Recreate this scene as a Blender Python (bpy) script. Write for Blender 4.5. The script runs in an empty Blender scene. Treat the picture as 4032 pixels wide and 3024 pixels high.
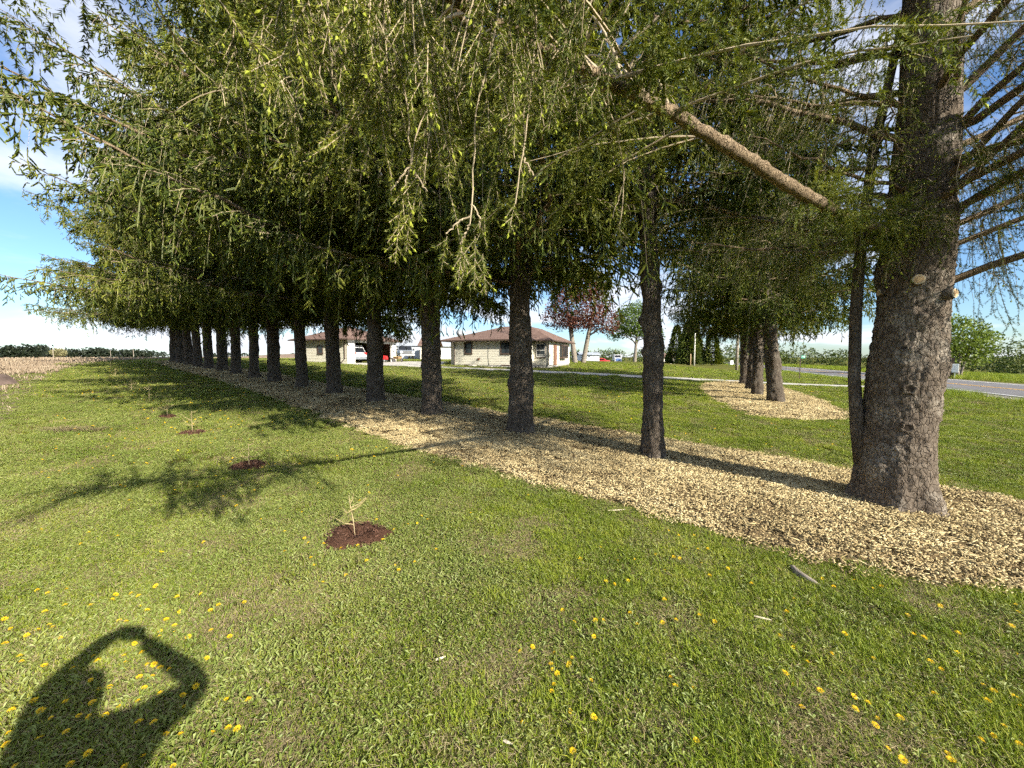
import bpy, math, random
import numpy as np
from mathutils import Vector, Matrix, Euler

SC = bpy.context.scene
COL = SC.collection

# ---------------------------------------------------------------- camera
H_EYE = 1.85
cam_d = bpy.data.cameras.new('camera')
cam_d.sensor_width = 36.0
cam_d.lens = 13.527
cam_d.clip_start = 0.02
cam_d.clip_end = 8000
cam = bpy.data.objects.new('camera', cam_d)
COL.objects.link(cam)
cam.location = (0, 0, H_EYE)
cam.rotation_euler = (math.radians(90 - 4.04), 0, 0)
SC.camera = cam

# ---------------------------------------------------------------- sun and sky
SUN_DIR = Vector((0.961, -0.95, 0.71)).normalized()      # towards the sun
sun_d = bpy.data.lights.new('sun', 'SUN')
sun_d.energy = 5.0
sun_d.angle = math.radians(0.55)
sun_d.color = (1.0, 0.93, 0.80)
sun = bpy.data.objects.new('sun', sun_d)
COL.objects.link(sun)
sun.rotation_euler = (-SUN_DIR).to_track_quat('-Z', 'Y').to_euler()
sun.location = (20, -20, 20)

world = bpy.data.worlds.new('World')
SC.world = world
world.use_nodes = True
wt = world.node_tree
wt.nodes.clear()
def wn(t, **k):
    n = wt.nodes.new(t)
    for a, b in k.items():
        setattr(n, a, b)
    return n
sky = wn('ShaderNodeTexSky', sky_type='NISHITA', sun_disc=False)
sky.sun_elevation = math.asin(SUN_DIR.z)
sky.sun_rotation = math.atan2(SUN_DIR.x, SUN_DIR.y)
sky.air_density = 1.0
sky.dust_density = 0.35
sky.ozone_density = 2.5
tc = wn('ShaderNodeTexCoord')
sep = wn('ShaderNodeSeparateXYZ')
wt.links.new(tc.outputs['Generated'], sep.inputs[0])
def wmath(op, a, b=None, clamp=False):
    n = wn('ShaderNodeMath', operation=op, use_clamp=clamp)
    for i, v in enumerate((a, b)):
        if v is None: continue
        if isinstance(v, (int, float)): n.inputs[i].default_value = v
        else: wt.links.new(v, n.inputs[i])
    return n.outputs[0]
zc = wmath('ADD', wmath('MAXIMUM', sep.outputs[2], 0.0), 0.16)
comb = wn('ShaderNodeCombineXYZ')
wt.links.new(wmath('DIVIDE', sep.outputs[0], zc), comb.inputs[0])
wt.links.new(wmath('DIVIDE', sep.outputs[1], zc), comb.inputs[1])
comb.inputs[2].default_value = 3.7
nz = wn('ShaderNodeTexNoise')
nz.inputs['Scale'].default_value = 0.62
nz.inputs['Detail'].default_value = 9
nz.inputs['Roughness'].default_value = 0.56
nz.inputs['Distortion'].default_value = 0.25
wt.links.new(comb.outputs[0], nz.inputs['Vector'])
ramp = wn('ShaderNodeValToRGB')
ramp.color_ramp.elements[0].position = 0.435
ramp.color_ramp.elements[1].position = 0.60
ramp.color_ramp.interpolation = 'EASE'
wt.links.new(nz.outputs['Fac'], ramp.inputs[0])
# thicker middles of the clouds are greyer
shade = wn('ShaderNodeValToRGB')
shade.color_ramp.elements[0].position = 0.50
shade.color_ramp.elements[0].color = (7.6, 7.7, 8.1, 1)
shade.color_ramp.elements[1].position = 0.72
shade.color_ramp.elements[1].color = (4.6, 4.9, 5.9, 1)
wt.links.new(nz.outputs['Fac'], shade.inputs[0])
tint = wn('ShaderNodeMix', data_type='RGBA', blend_type='MULTIPLY')
tint.inputs['Factor'].default_value = 1.0
tint.inputs['B'].default_value = (0.80, 0.98, 1.18, 1)
wt.links.new(sky.outputs[0], tint.inputs['A'])
mixc = wn('ShaderNodeMix', data_type='RGBA')
wt.links.new(wmath('MULTIPLY', ramp.outputs[0], 0.92), mixc.inputs['Factor'])
wt.links.new(tint.outputs['Result'], mixc.inputs['A'])
wt.links.new(shade.outputs[0], mixc.inputs['B'])
bg = wn('ShaderNodeBackground')
bg.inputs['Strength'].default_value = 0.075
wt.links.new(mixc.outputs['Result'], bg.inputs['Color'])
wo = wn('ShaderNodeOutputWorld')
wt.links.new(bg.outputs[0], wo.inputs['Surface'])

SC.view_settings.view_transform = 'Standard'
SC.view_settings.look = 'None'
SC.view_settings.gamma = 1
SC.view_settings.exposure = 1.2
SC.view_settings.use_curve_mapping = False
SC.render.engine = 'CYCLES'
SC.cycles.max_bounces = 4
SC.cycles.diffuse_bounces = 2
SC.cycles.glossy_bounces = 2
SC.cycles.transmission_bounces = 3
SC.cycles.transparent_max_bounces = 6
SC.cycles.caustics_reflective = False
SC.cycles.caustics_refractive = False
SC.cycles.sample_clamp_indirect = 4.0
SC.cycles.use_light_tree = False
SC.cycles.use_denoising = False
SC.cycles.use_adaptive_sampling = True
SC.cycles.adaptive_threshold = 0.03
SC.cycles.adaptive_min_samples = 16

# ---------------------------------------------------------------- terrain height
def sstep(a, b, x):
    t = np.clip((x - a) / (b - a), 0, 1)
    return t * t * (3 - 2 * t)
def terrain(x, y):
    x = np.asarray(x, float); y = np.asarray(y, float)
    p = -.018 * x + .0245 * y
    p = p - .15 * np.logaddexp(0, (p - 1.72) / .15)
    p = -.5 + .1 * np.logaddexp(0, (p + .5) / .1)
    f = sstep(50, 150, np.hypot(x, y)); p = p * (1 - f) - 1.2 * f
    n = .91 * (x - 23) - .41 * (y - 17.3); t = .41 * (x - 23) + .91 * (y - 17.3)
    zr = -.08 - .0055 * np.clip(t, -40, 300)
    w = sstep(-22, -1.5, n); p = p * (1 - w) + zr * w
    return p - 2.2 * sstep(9, 70, n)
def tz(x, y):
    return float(terrain(x, y))

# ---------------------------------------------------------------- helpers
def tag(o, label=None, cat=None, group=None, kind=None):
    if label: o['label'] = label
    if cat: o['category'] = cat
    if group: o['group'] = group
    if kind: o['kind'] = kind
    return o
def link(o, parent=None):
    COL.objects.link(o)
    if parent is not None: o.parent = parent
    return o
def empty(name, loc=(0, 0, 0), rz=0):
    o = bpy.data.objects.new(name, None)
    o.empty_display_size = 0.2
    o.location = loc
    o.rotation_euler = (0, 0, rz)
    return link(o)
def fast_mesh(name, V, F, mats, mi=None, smooth=False):
    """V (n,3), F (m,3) or (m,4) integer array."""
    V = np.ascontiguousarray(V, np.float32); F = np.ascontiguousarray(F, np.int32)
    k = F.shape[1]
    me = bpy.data.meshes.new(name)
    me.vertices.add(len(V)); me.vertices.foreach_set('co', V.ravel())
    me.loops.add(F.size); me.loops.foreach_set('vertex_index', F.ravel())
    me.polygons.add(len(F))
    me.polygons.foreach_set('loop_start', np.arange(0, F.size, k, dtype=np.int32))
    if mi is not None: me.polygons.foreach_set('material_index', np.ascontiguousarray(mi, np.int32))
    me.polygons.foreach_set('use_smooth', (np.asarray(mi) == 0) if (smooth == 'first') else np.full(len(F), smooth, bool))
    for m in (mats if isinstance(mats, (list, tuple)) else [mats]): me.materials.append(m)
    me.update(calc_edges=True)
    return me
class MB:
    """collects polygons and builds one mesh object"""
    def __init__(s): s.v = []; s.f = []; s.m = []; s.M = Matrix.Identity(4); s.cm = 0
    def add(s, vs, fs):
        b = len(s.v); s.v += [tuple(s.M @ Vector(v)) for v in vs]
        s.f += [tuple(b + i for i in f) for f in fs]; s.m += [s.cm] * len(fs); return s
    def box(s, x0, x1, y0, y1, z0, z1):
        v = [(x, y, z) for z in (z0, z1) for y in (y0, y1) for x in (x0, x1)]
        return s.add(v, [(0, 2, 3, 1), (4, 5, 7, 6), (0, 1, 5, 4), (2, 6, 7, 3), (0, 4, 6, 2), (1, 3, 7, 5)])
    def loft(s, rings, cap=True):
        n = len(rings[0]); v = [p for r in rings for p in r]; f = []
        for i in range(len(rings) - 1):
            for j in range(n):
                f.append((i * n + j, i * n + (j + 1) % n, (i + 1) * n + (j + 1) % n, (i + 1) * n + j))
        if cap:
            f.append(tuple(range(n))[::-1]); f.append(tuple(range((len(rings) - 1) * n, len(rings) * n)))
        return s.add(v, f)
    def tube(s, pts, r, n=8, cap=True):
        pts = [Vector(p) for p in pts]; rr = r if isinstance(r, (list, tuple)) else [r] * len(pts)
        rings = []
        a = None
        for i, p in enumerate(pts):
            t = (pts[min(i + 1, len(pts) - 1)] - pts[max(i - 1, 0)]).normalized()
            if a is None:
                a = t.orthogonal().normalized()
            a = (a - t * a.dot(t)).normalized(); b = t.cross(a)
            rings.append([p + (a * math.cos(2 * math.pi * k / n) + b * math.sin(2 * math.pi * k / n)) * rr[i] for k in range(n)])
        return s.loft(rings, cap)
    def prism(s, poly, h0, h1, axis='y'):
        def P(a, b, h): return (a, h, b) if axis == 'y' else ((h, a, b) if axis == 'x' else (a, b, h))
        return s.loft([[P(a, b, h0) for a, b in poly], [P(a, b, h1) for a, b in poly]])
    def quad(s, a, b, c, d): return s.add([a, b, c, d], [(0, 1, 2, 3)])
    def mesh(s, name, mats, smooth=False):
        me = bpy.data.meshes.new(name); me.from_pydata(s.v, [], s.f)
        for m in (mats if isinstance(mats, (list, tuple)) else [mats]): me.materials.append(m)
        me.polygons.foreach_set('material_index', s.m)
        if smooth: me.polygons.foreach_set('use_smooth', [True] * len(s.f))
        me.update(); return me
    def build(s, name, mats, parent=None, smooth=False, bevel=0):
        o = bpy.data.objects.new(name, s.mesh(name, mats, smooth))
        if bevel:
            b = o.modifiers.new('bevel', 'BEVEL'); b.width = bevel; b.segments = 2; b.limit_method = 'ANGLE'
        return link(o, parent)

# ---------------------------------------------------------------- materials
MAT = {}
def nodes_of(name, rough=0.9, spec=0.2):
    m = bpy.data.materials.new(name); m.use_nodes = True; MAT[name] = m
    t = m.node_tree; b = t.nodes['Principled BSDF']
    b.inputs['Roughness'].default_value = rough
    b.inputs['Specular IOR Level'].default_value = spec
    return m, t, b
def N(t, typ, **k):
    n = t.nodes.new(typ)
    for a, v in k.items():
        if a.startswith('i_'): n.inputs[a[2:].replace('_', ' ')].default_value = v
        else: setattr(n, a, v)
    return n
def rampnode(t, src, stops):
    r = t.nodes.new('ShaderNodeValToRGB'); cr = r.color_ramp
    while len(cr.elements) < len(stops): cr.elements.new(0.5)
    for e, (p, c) in zip(cr.elements, stops):
        e.position = p; e.color = (*c, 1) if len(c) == 3 else c
    t.links.new(src, r.inputs[0]); return r.outputs[0]
def mixrgb(t, fac, a, b, blend='MIX'):
    n = t.nodes.new('ShaderNodeMix'); n.data_type = 'RGBA'; n.blend_type = blend
    for sock, v in (('Factor', fac), ('A', a), ('B', b)):
        if hasattr(v, 'links'): t.links.new(v, n.inputs[sock])
        else: n.inputs[sock].default_value = v if sock == 'Factor' else (*v, 1)
    return n.outputs['Result']
def simple(name, col, rough=0.8, spec=0.25, var=0.12, scale=6.0, bump=0.0, metal=0.0):
    m, t, b = nodes_of(name, rough, spec)
    c = t.nodes.new('ShaderNodeTexCoord')
    n = N(t, 'ShaderNodeTexNoise', i_Scale=scale, i_Detail=6.0)
    t.links.new(c.outputs['Object'], n.inputs['Vector'])
    out = rampnode(t, n.outputs['Fac'], [(0.3, [x * (1 - var) for x in col]), (0.7, [min(1, x * (1 + var)) for x in col])])
    t.links.new(out, b.inputs['Base Color']); b.inputs['Metallic'].default_value = metal
    if bump:
        bp = N(t, 'ShaderNodeBump', i_Strength=bump, i_Distance=0.02)
        t.links.new(n.outputs['Fac'], bp.inputs['Height']); t.links.new(bp.outputs[0], b.inputs['Normal'])
    return m
def leafmat(name, cols, trans=0.3, rough=0.55, tint=(1.0, 1.0, 0.6), spec=0.25):
    """thin leaf: diffuse and translucent, colour varied per instance and along the object"""
    m, t, b = nodes_of(name, rough, spec)
    oi = t.nodes.new('ShaderNodeObjectInfo')
    g = t.nodes.new('ShaderNodeNewGeometry')
    nz_ = N(t, 'ShaderNodeTexNoise', i_Scale=0.9, i_Detail=3.0)
    t.links.new(g.outputs['Position'], nz_.inputs['Vector'])
    w = t.nodes.new('ShaderNodeMath'); w.operation = 'MULTIPLY_ADD'
    t.links.new(g.outputs['Random Per Island'], w.inputs[0]); w.inputs[1].default_value = 0.6
    m2 = t.nodes.new('ShaderNodeMath'); m2.operation = 'MULTIPLY_ADD'
    t.links.new(nz_.outputs['Fac'], m2.inputs[0]); m2.inputs[1].default_value = 0.9
    m3 = t.nodes.new('ShaderNodeMath'); m3.operation = 'MULTIPLY_ADD'
    t.links.new(oi.outputs['Random'], m3.inputs[0]); m3.inputs[1].default_value = 0.25; m3.inputs[2].default_value = -0.38
    t.links.new(m3.outputs[0], m2.inputs[2]); t.links.new(m2.outputs[0], w.inputs[2])
    col = rampnode(t, w.outputs[0], cols)
    t.links.new(col, b.inputs['Base Color'])
    tr = t.nodes.new('ShaderNodeBsdfTranslucent')
    t.links.new(mixrgb(t, 1.0, col, tint, 'MULTIPLY'), tr.inputs['Color'])
    ms = t.nodes.new('ShaderNodeMixShader'); ms.inputs[0].default_value = trans
    t.links.new(b.outputs[0], ms.inputs[1]); t.links.new(tr.outputs[0], ms.inputs[2])
    t.links.new(ms.outputs[0], t.nodes['Material Output'].inputs['Surface'])
    return m
leafmat('spruce_needles', [(0.1, (.026, .046, .009)), (0.5, (.088, .118, .018)), (0.95, (.25, .255, .036))], 0.22, tint=(1.35, 1.3, .4))
leafmat('fresh_growth', [(0.1, (.28, .34, .03)), (0.9, (.44, .48, .06))], 0.35)
simple('twig_bark', (.37, .30, .20), 0.9, 0.1, 0.3, 9)
def barkmat(name, c0, c1, lichen, scale=1.0):
    m, t, b = nodes_of(name, 0.95, 0.1)
    c = t.nodes.new('ShaderNodeTexCoord')
    mp = N(t, 'ShaderNodeMapping'); mp.inputs['Scale'].default_value = (scale, scale, scale * .62)
    t.links.new(c.outputs['Object'], mp.inputs[0])
    dn = N(t, 'ShaderNodeTexNoise', i_Scale=9.0, i_Detail=4.0)
    t.links.new(mp.outputs[0], dn.inputs['Vector'])
    vm = t.nodes.new('ShaderNodeVectorMath'); vm.operation = 'MULTIPLY_ADD'
    t.links.new(dn.outputs['Color'], vm.inputs[0]); vm.inputs[1].default_value = (.07, .07, .07)
    t.links.new(mp.outputs[0], vm.inputs[2])
    v = N(t, 'ShaderNodeTexVoronoi', feature='DISTANCE_TO_EDGE', i_Scale=21.0, i_Randomness=1.0)
    v2 = N(t, 'ShaderNodeTexVoronoi', i_Scale=47.0)
    for q in (v, v2): t.links.new(vm.outputs[0], q.inputs['Vector'])
    fine = N(t, 'ShaderNodeTexNoise', i_Scale=55.0, i_Detail=7.0, i_Roughness=.75)
    mid = N(t, 'ShaderNodeTexNoise', i_Scale=13.0, i_Detail=6.0, i_Roughness=.7)
    for q in (fine, mid): t.links.new(mp.outputs[0], q.inputs['Vector'])
    big = N(t, 'ShaderNodeTexNoise', i_Scale=2.6, i_Detail=6.0, i_Roughness=.7)
    t.links.new(c.outputs['Object'], big.inputs['Vector'])
    plate = rampnode(t, mid.outputs['Fac'], [(.30, c0), (.62, c1)])
    plate = mixrgb(t, .30, plate, mixrgb(t, 1.0, plate, rampnode(t, v2.outputs['Color'], [(0, (.45, .42, .4)), (1, (1.6, 1.55, 1.5))]), 'MULTIPLY'))
    lm = rampnode(t, big.outputs['Fac'], [(.50, (0, 0, 0)), (.66, (.75, .75, .75))])
    plate = mixrgb(t, lm, plate, mixrgb(t, rampnode(t, fine.outputs['Fac'], [(.38, (0, 0, 0)), (.6, (1, 1, 1))]), plate, lichen))
    plate = mixrgb(t, .7, plate, rampnode(t, fine.outputs['Fac'], [(.3, (.45, .42, .4)), (.7, (1.35, 1.3, 1.25))]), 'MULTIPLY')
    gap = rampnode(t, v.outputs['Distance'], [(0.0, (.42, .38, .34)), (0.07, (1, 1, 1))])
    t.links.new(mixrgb(t, rampnode(t, mid.outputs['Fac'], [(.4, (.25, .25, .25)), (.6, (1, 1, 1))]), plate, mixrgb(t, 1.0, plate, gap, 'MULTIPLY')), b.inputs['Base Color'])
    h = rampnode(t, v.outputs['Distance'], [(0, (0, 0, 0)), (.12, (1, 1, 1))])
    hm = mixrgb(t, .62, h, mixrgb(t, .5, fine.outputs['Color'], mid.outputs['Color']))
    bp = N(t, 'ShaderNodeBump', i_Strength=1.0, i_Distance=0.022)
    t.links.new(hm, bp.inputs['Height']); t.links.new(bp.outputs[0], b.inputs['Normal'])
    return m
barkmat('spruce_bark', (.060, .050, .040), (.135, .115, .092), (.25, .235, .20))
barkmat('old_spruce_bark', (.070, .056, .044), (.175, .148, .118), (.42, .39, .33), 1.0)
barkmat('limb_bark', (.15, .11, .07), (.30, .235, .155), (.36, .30, .22), 2.4)
simple('cut_wood', (.52, .36, .20), 0.8, 0.2, 0.35, 24)
simple('cut_rim', (.60, .52, .38), 0.8, 0.2, 0.2, 14)
simple('knot_hole', (.05, .038, .028), 1.0, 0.05, 0.3, 20)
# ---------------------------------------------------------------- spruce branches
def unit(a): return a / np.maximum(np.linalg.norm(a, axis=-1, keepdims=True), 1e-9)
def np_tubes(paths, radii, n=3):
    """paths (k,m,3), radii (k,m): open n-sided tubes -> V, quads"""
    k, m, _ = paths.shape
    T = unit(np.gradient(paths, axis=1))
    ref = np.where(np.abs(T[..., 2:3]) > .9, np.array([1., 0, 0]), np.array([0, 0, 1.]))
    A = unit(np.cross(T, ref)); B = np.cross(T, A)
    ang = np.arange(n) * 2 * np.pi / n
    R = A[:, :, None, :] * np.cos(ang)[None, None, :, None] + B[:, :, None, :] * np.sin(ang)[None, None, :, None]
    V = (paths[:, :, None, :] + R * radii[:, :, None, None]).reshape(-1, 3)
    i = np.arange(k)[:, None, None] * m * n + np.arange(m - 1)[None, :, None] * n + np.arange(n)[None, None, :]
    j = np.arange(k)[:, None, None] * m * n + np.arange(m - 1)[None, :, None] * n + ((np.arange(n) + 1) % n)[None, None, :]
    Q = np.stack([i, j, j + n, i + n], -1).reshape(-1, 4)
    return V, Q
def needles(rng, O, D, ln, step, nl, nw, spread=1.0):
    """flat pointed needles along straight twigs: origins O, directions D, lengths ln"""
    cnt = np.maximum((ln / step).astype(int), 2)
    idx = np.repeat(np.arange(len(O)), cnt)
    tt = rng.random(len(idx))
    P = O[idx] + D[idx] * (ln[idx] * tt)[:, None]
    rv = unit(np.cross(D[idx], unit(rng.normal(size=(len(idx), 3)))))
    d = unit(D[idx] * (.55 + .35 * rng.random((len(idx), 1))) + rv * spread)
    w = unit(np.cross(d, unit(rng.normal(size=(len(idx), 3)))))
    l = nl * (.75 + .5 * rng.random((len(idx), 1)))
    a = P - w * nw * .5; b = P + w * nw * .5; c = P + d * l
    V = np.stack([a, b, c], 1).reshape(-1, 3)
    return V, np.arange(len(V)).reshape(-1, 3)
def brushes(rng, O, D, ln, wid):
    """needle-clad twigs seen from afar: two crossed lance-shaped blades with ragged rims"""
    k = len(O); A = unit(np.cross(D, rng.normal(size=D.shape))); B = np.cross(D, A); ln = ln[:, None]; Vs = []; Fs = []; n0 = 0
    for S in (A, B):
        w = wid * (.75 + .5 * rng.random((k, 5))); sg = np.array([1, -1, 1, -1, 0])
        a = O - D * .004; p = [a]
        for j, (f, g) in enumerate(((.16, .8), (.34, 1.0), (.5, .62), (.68, .95), (.84, .5))):
            jit = rng.normal(0, .05, (k, 1))
            p.append(O + D * ln * (f + .10 + jit) + S * w[:, [j]] * .5 * g); p.append(O + D * ln * (f + .10 - jit) - S * w[:, [(j + 2) % 5]] * .5 * g)
        p.append(O + D * ln * 1.12)
        Vs.append(np.stack(p, 1).reshape(-1, 3))
        f = [[0, 2, 1]] + [q for j in range(4) for q in ([1 + 2 * j, 2 + 2 * j, 4 + 2 * j], [1 + 2 * j, 4 + 2 * j, 3 + 2 * j])] + [[9, 10, 11]]
        Fs.append((np.array(f)[None] + (np.arange(k) * 12)[:, None, None]).reshape(-1, 3) + n0); n0 += k * 12
    return np.concatenate(Vs), np.concatenate(Fs)
OCT = np.array([[0, 1, 2], [0, 2, 3], [0, 3, 4], [0, 4, 1], [5, 2, 1], [5, 3, 2], [5, 4, 3], [5, 1, 4]])
def buds(rng, O, D, ln, rad):
    A = unit(np.cross(D, rng.normal(size=D.shape))); B = np.cross(D, A); k = len(O)
    ln = ln * (.7 + .6 * rng.random((k, 1))); m = O + D * ln * .55
    V = np.stack([O, m + A * rad, m + B * rad, m - A * rad, m - B * rad, O + D * ln], 1).reshape(-1, 3)
    return V, (OCT[None] + (np.arange(k) * 6)[:, None, None]).reshape(-1, 3)
class Acc:
    def __init__(s): s.V = []; s.F = []; s.M = []; s.n = 0
    def add(s, V, F, m):
        if F.shape[1] == 4: F = np.concatenate([F[:, :3], F[:, [0, 2, 3]]])
        s.V.append(V); s.F.append(F + s.n); s.M.append(np.full(len(F), m)); s.n += len(V)
    def mesh(s, name, mats):
        return fast_mesh(name, np.concatenate(s.V), np.concatenate(s.F), mats, np.concatenate(s.M), 'first')
BR_MATS = [MAT['limb_bark'], MAT['twig_bark'], MAT['spruce_needles'], MAT['fresh_growth']]
def curve_limb(rng, L, rise, m=16):
    u = np.linspace(0, 1, m)
    wob = np.cumsum(rng.normal(0, .018, m)) * L
    y = wob - wob[0] - (wob[-1] - wob[0]) * u * .5
    z = L * (rise[0] * u + rise[1] * u ** 2 + rise[2] * u ** 3) + np.cumsum(rng.normal(0, .006, m)) * L * .5
    return np.stack([L * u, y, z], 1)
def gen_branch(seed, L, sec_step=.12, lat_step=.19, hang=(.15, .85), bare=.35, fill=1.0, nw=.011, nl=.032, rise=None, tips=.45, r0=None, fine=False):
    rng = np.random.default_rng(seed); A = Acc()
    if rise is None: rise = (rng.uniform(-.10, .06), rng.uniform(-.05, .12), rng.uniform(.0, .10))
    P = curve_limb(rng, L, rise); u = np.linspace(0, 1, len(P))
    r0 = r0 or .0088 * L
    V, Q = np_tubes(P[None], (r0 * (1 - u) ** .85 + .004)[None], 9); A.add(V, Q, 0)
    # flat laterals left and right of the limb
    sc = min(1.0, .35 + L / 6.5)
    ul = np.arange(.12, .97, lat_step / L) if L > 1.5 else np.linspace(.2, .9, 7)
    ul = np.clip(ul + rng.normal(0, .25 * lat_step / L, len(ul)), .08, .98); q = len(ul)
    O = np.stack([np.interp(ul, u, P[:, i]) for i in range(3)], 1)
    sd = np.where(np.arange(q) % 2 == 0, 1., -1.)
    az = sd * np.radians(rng.uniform(45, 72, q)) * (1 - .35 * ul ** 2)
    ll_ = np.minimum(1.7, (.33 * L * (1 - ul) ** .75 + .12)) * np.minimum(1, .35 + ul * 2.6) * rng.uniform(.6, 1.15, q)
    t = np.linspace(0, 1, 7)
    D1 = np.stack([np.cos(az), np.sin(az), np.zeros(q)], 1)
    lat = O[:, None, :] + D1[:, None, :] * (ll_[:, None] * t)[:, :, None]
    lat[:, :, 2] += ll_[:, None] * (rng.uniform(-.02, .16, q)[:, None] * t - rng.uniform(.12, .45, q)[:, None] * t ** 2)
    lat += np.cumsum(rng.normal(0, .014, lat.shape), axis=1) * t[None, :, None]
    V, Q = np_tubes(lat, (.004 + .006 * ll_)[:, None] * (1 - .75 * t)[None], 4); A.add(V, Q, 1)
    S0 = lat[:, 1:-1].reshape(-1, 3); S1 = lat[:, 2:].reshape(-1, 3)
    V, F = needles(rng, S0, unit(S1 - S0), np.linalg.norm(S1 - S0, axis=1), .02 / fill, nl, nw); A.add(V, F, 2)
    # flat side twigs along the laterals
    nf = np.maximum((ll_ / .05).astype(int), 2); lf = np.repeat(np.arange(q), nf); tf = rng.uniform(.15, 1.0, len(lf)); f = np.clip(tf * 6, 0, 5.999); i0 = f.astype(int); fr = (f - i0)[:, None]
    FO = lat[lf, i0] * (1 - fr) + lat[lf, i0 + 1] * fr; FT = unit(lat[lf, i0 + 1] - lat[lf, i0]); fs = np.where(rng.random(len(lf)) < .5, 1., -1.)[:, None]
    FD = unit(FT * .75 + np.stack([-FT[:, 1], FT[:, 0], 0 * FT[:, 0]], 1) * fs * .8 + np.stack([0 * tf, 0 * tf, rng.uniform(-.5, .25, len(tf))], 1)); fl = rng.uniform(.10, .28, len(lf)) * (1.1 - .5 * tf)
    if fine: V, F = needles(rng, FO, FD, fl, .0042, .021, .0052, .85)
    else: V, F = brushes(rng, FO, FD, fl, .034)
    A.add(V, F, 2)
    kf = rng.random(len(lf)) < tips; V, F = buds(rng, (FO + FD * fl[:, None])[kf], unit(FD[kf] + [0, 0, .5]), .032, .0095); A.add(V, F, 3)
    # strings hang from the limb and the laterals like curtains
    us = np.arange(.10 if L > 3 else .06, 1.0, sec_step * 1.5 / L); us = np.clip(us + rng.normal(0, .3 * sec_step / L, len(us)), .05, .995)
    O1 = np.stack([np.interp(us, u, P[:, i]) for i in range(3)], 1); k1 = len(us)
    nh = np.maximum((ll_ / sec_step).astype(int), 2); li = np.repeat(np.arange(q), nh)
    lt = rng.uniform(.12, 1.0, len(li)); f = np.clip(lt * 6, 0, 5.999); i0 = f.astype(int); fr = (f - i0)[:, None]
    O2 = lat[li, i0] * (1 - fr) + lat[li, i0 + 1] * fr
    az1 = np.where(np.arange(k1) % 2 == 0, 1., -1.) * np.radians(rng.uniform(35, 85, k1))
    az2 = az[li] + np.radians(rng.uniform(-75, 75, len(li)))
    azs = np.concatenate([az1, az2]); uu = np.concatenate([us, ul[li]])
    O = np.concatenate([O1, O2]); k = len(O)
    Hd = np.stack([np.cos(azs), np.sin(azs), np.zeros(k)], 1)
    env = np.minimum(1, .4 + 2.2 * (1 - uu)) * np.minimum(1, .5 + uu * 2.5)
    lh = rng.uniform(.05, .26, k) * env * sc
    lv = rng.uniform(hang[0], hang[1], k) * env * sc * np.where(rng.random(k) < .2, rng.uniform(1.3, 2.3, k), 1)
    lv = lv * np.concatenate([np.ones(k1), np.full(len(li), .72)])
    sec = O[:, None, :] + Hd[:, None, :] * (lh[:, None] * (1 - (1 - t) ** 1.8))[:, :, None]
    sec[:, :, 2] += .03 * np.sin(np.pi * np.minimum(1, t * 2)) * sc - lv[:, None] * t ** 1.5
    sec += np.cumsum(rng.normal(0, .012, sec.shape), axis=1) * t[None, :, None]
    V, Q = np_tubes(sec, .003 * (1 - .6 * t)[None] * np.ones((k, 1)), 3); A.add(V, Q, 1)
    isbare = rng.random(k) < bare
    t0 = np.where(isbare, rng.uniform(.55, .85, k), rng.uniform(.08, .3, k))
    slen = np.sqrt(lh ** 2 + lv ** 2)
    nt = np.maximum((slen * (1 - t0) / .072 * fill).astype(int), 2)
    idx = np.repeat(np.arange(k), nt)
    tt = t0[idx] + (1 - t0[idx]) * rng.random(len(idx)) ** .9
    f = np.clip(tt * 6, 0, 5.999); i0 = f.astype(int); fr = (f - i0)[:, None]
    TO = sec[idx, i0] * (1 - fr) + sec[idx, i0 + 1] * fr
    Tg = unit(sec[idx, i0 + 1] - sec[idx, i0])
    sv = unit(np.cross(Tg, rng.normal(size=Tg.shape)))
    TD = unit(Tg * .65 + sv * .8 + np.array([0, 0, -.3]))
    tl = rng.uniform(.08, .24, len(idx)) * (1 - .3 * tt)
    if fine:
        V, F = needles(rng, TO, TD, tl, .0034, .021, .0046, .85); A.add(V, F, 2)
    else:
        V, F = brushes(rng, TO, TD, tl * 1.15, .032); A.add(V, F, 2)
        V, F = needles(rng, TO, TD, tl, .03, nl, nw * .55, .8); A.add(V, F, 2)
    # needles on the secondaries themselves
    keep = np.arange(6)[None, :] / 6 >= t0[:, None] - .1
    S0 = sec[:, :-1][keep]; S1 = sec[:, 1:][keep]; dl = np.linalg.norm(S1 - S0, axis=1)
    V, F = needles(rng, S0, unit(S1 - S0), dl, .004, .021, .0046, .85) if fine else brushes(rng, S0, unit(S1 - S0), dl, .022); A.add(V, F, 2)
    # needles along the outer limb
    LO = P[8:-1]; LD = P[9:] - P[8:-1]; ll = np.linalg.norm(LD, axis=1)
    V, F = needles(rng, LO, unit(LD), ll, .010, nl, nw); A.add(V, F, 2)
    kt = rng.random(len(idx)) < tips
    E = TO[kt] + TD[kt] * tl[kt][:, None]
    V, F = buds(rng, E, TD[kt], .034, .0095); A.add(V, F, 3)
    return A
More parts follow.
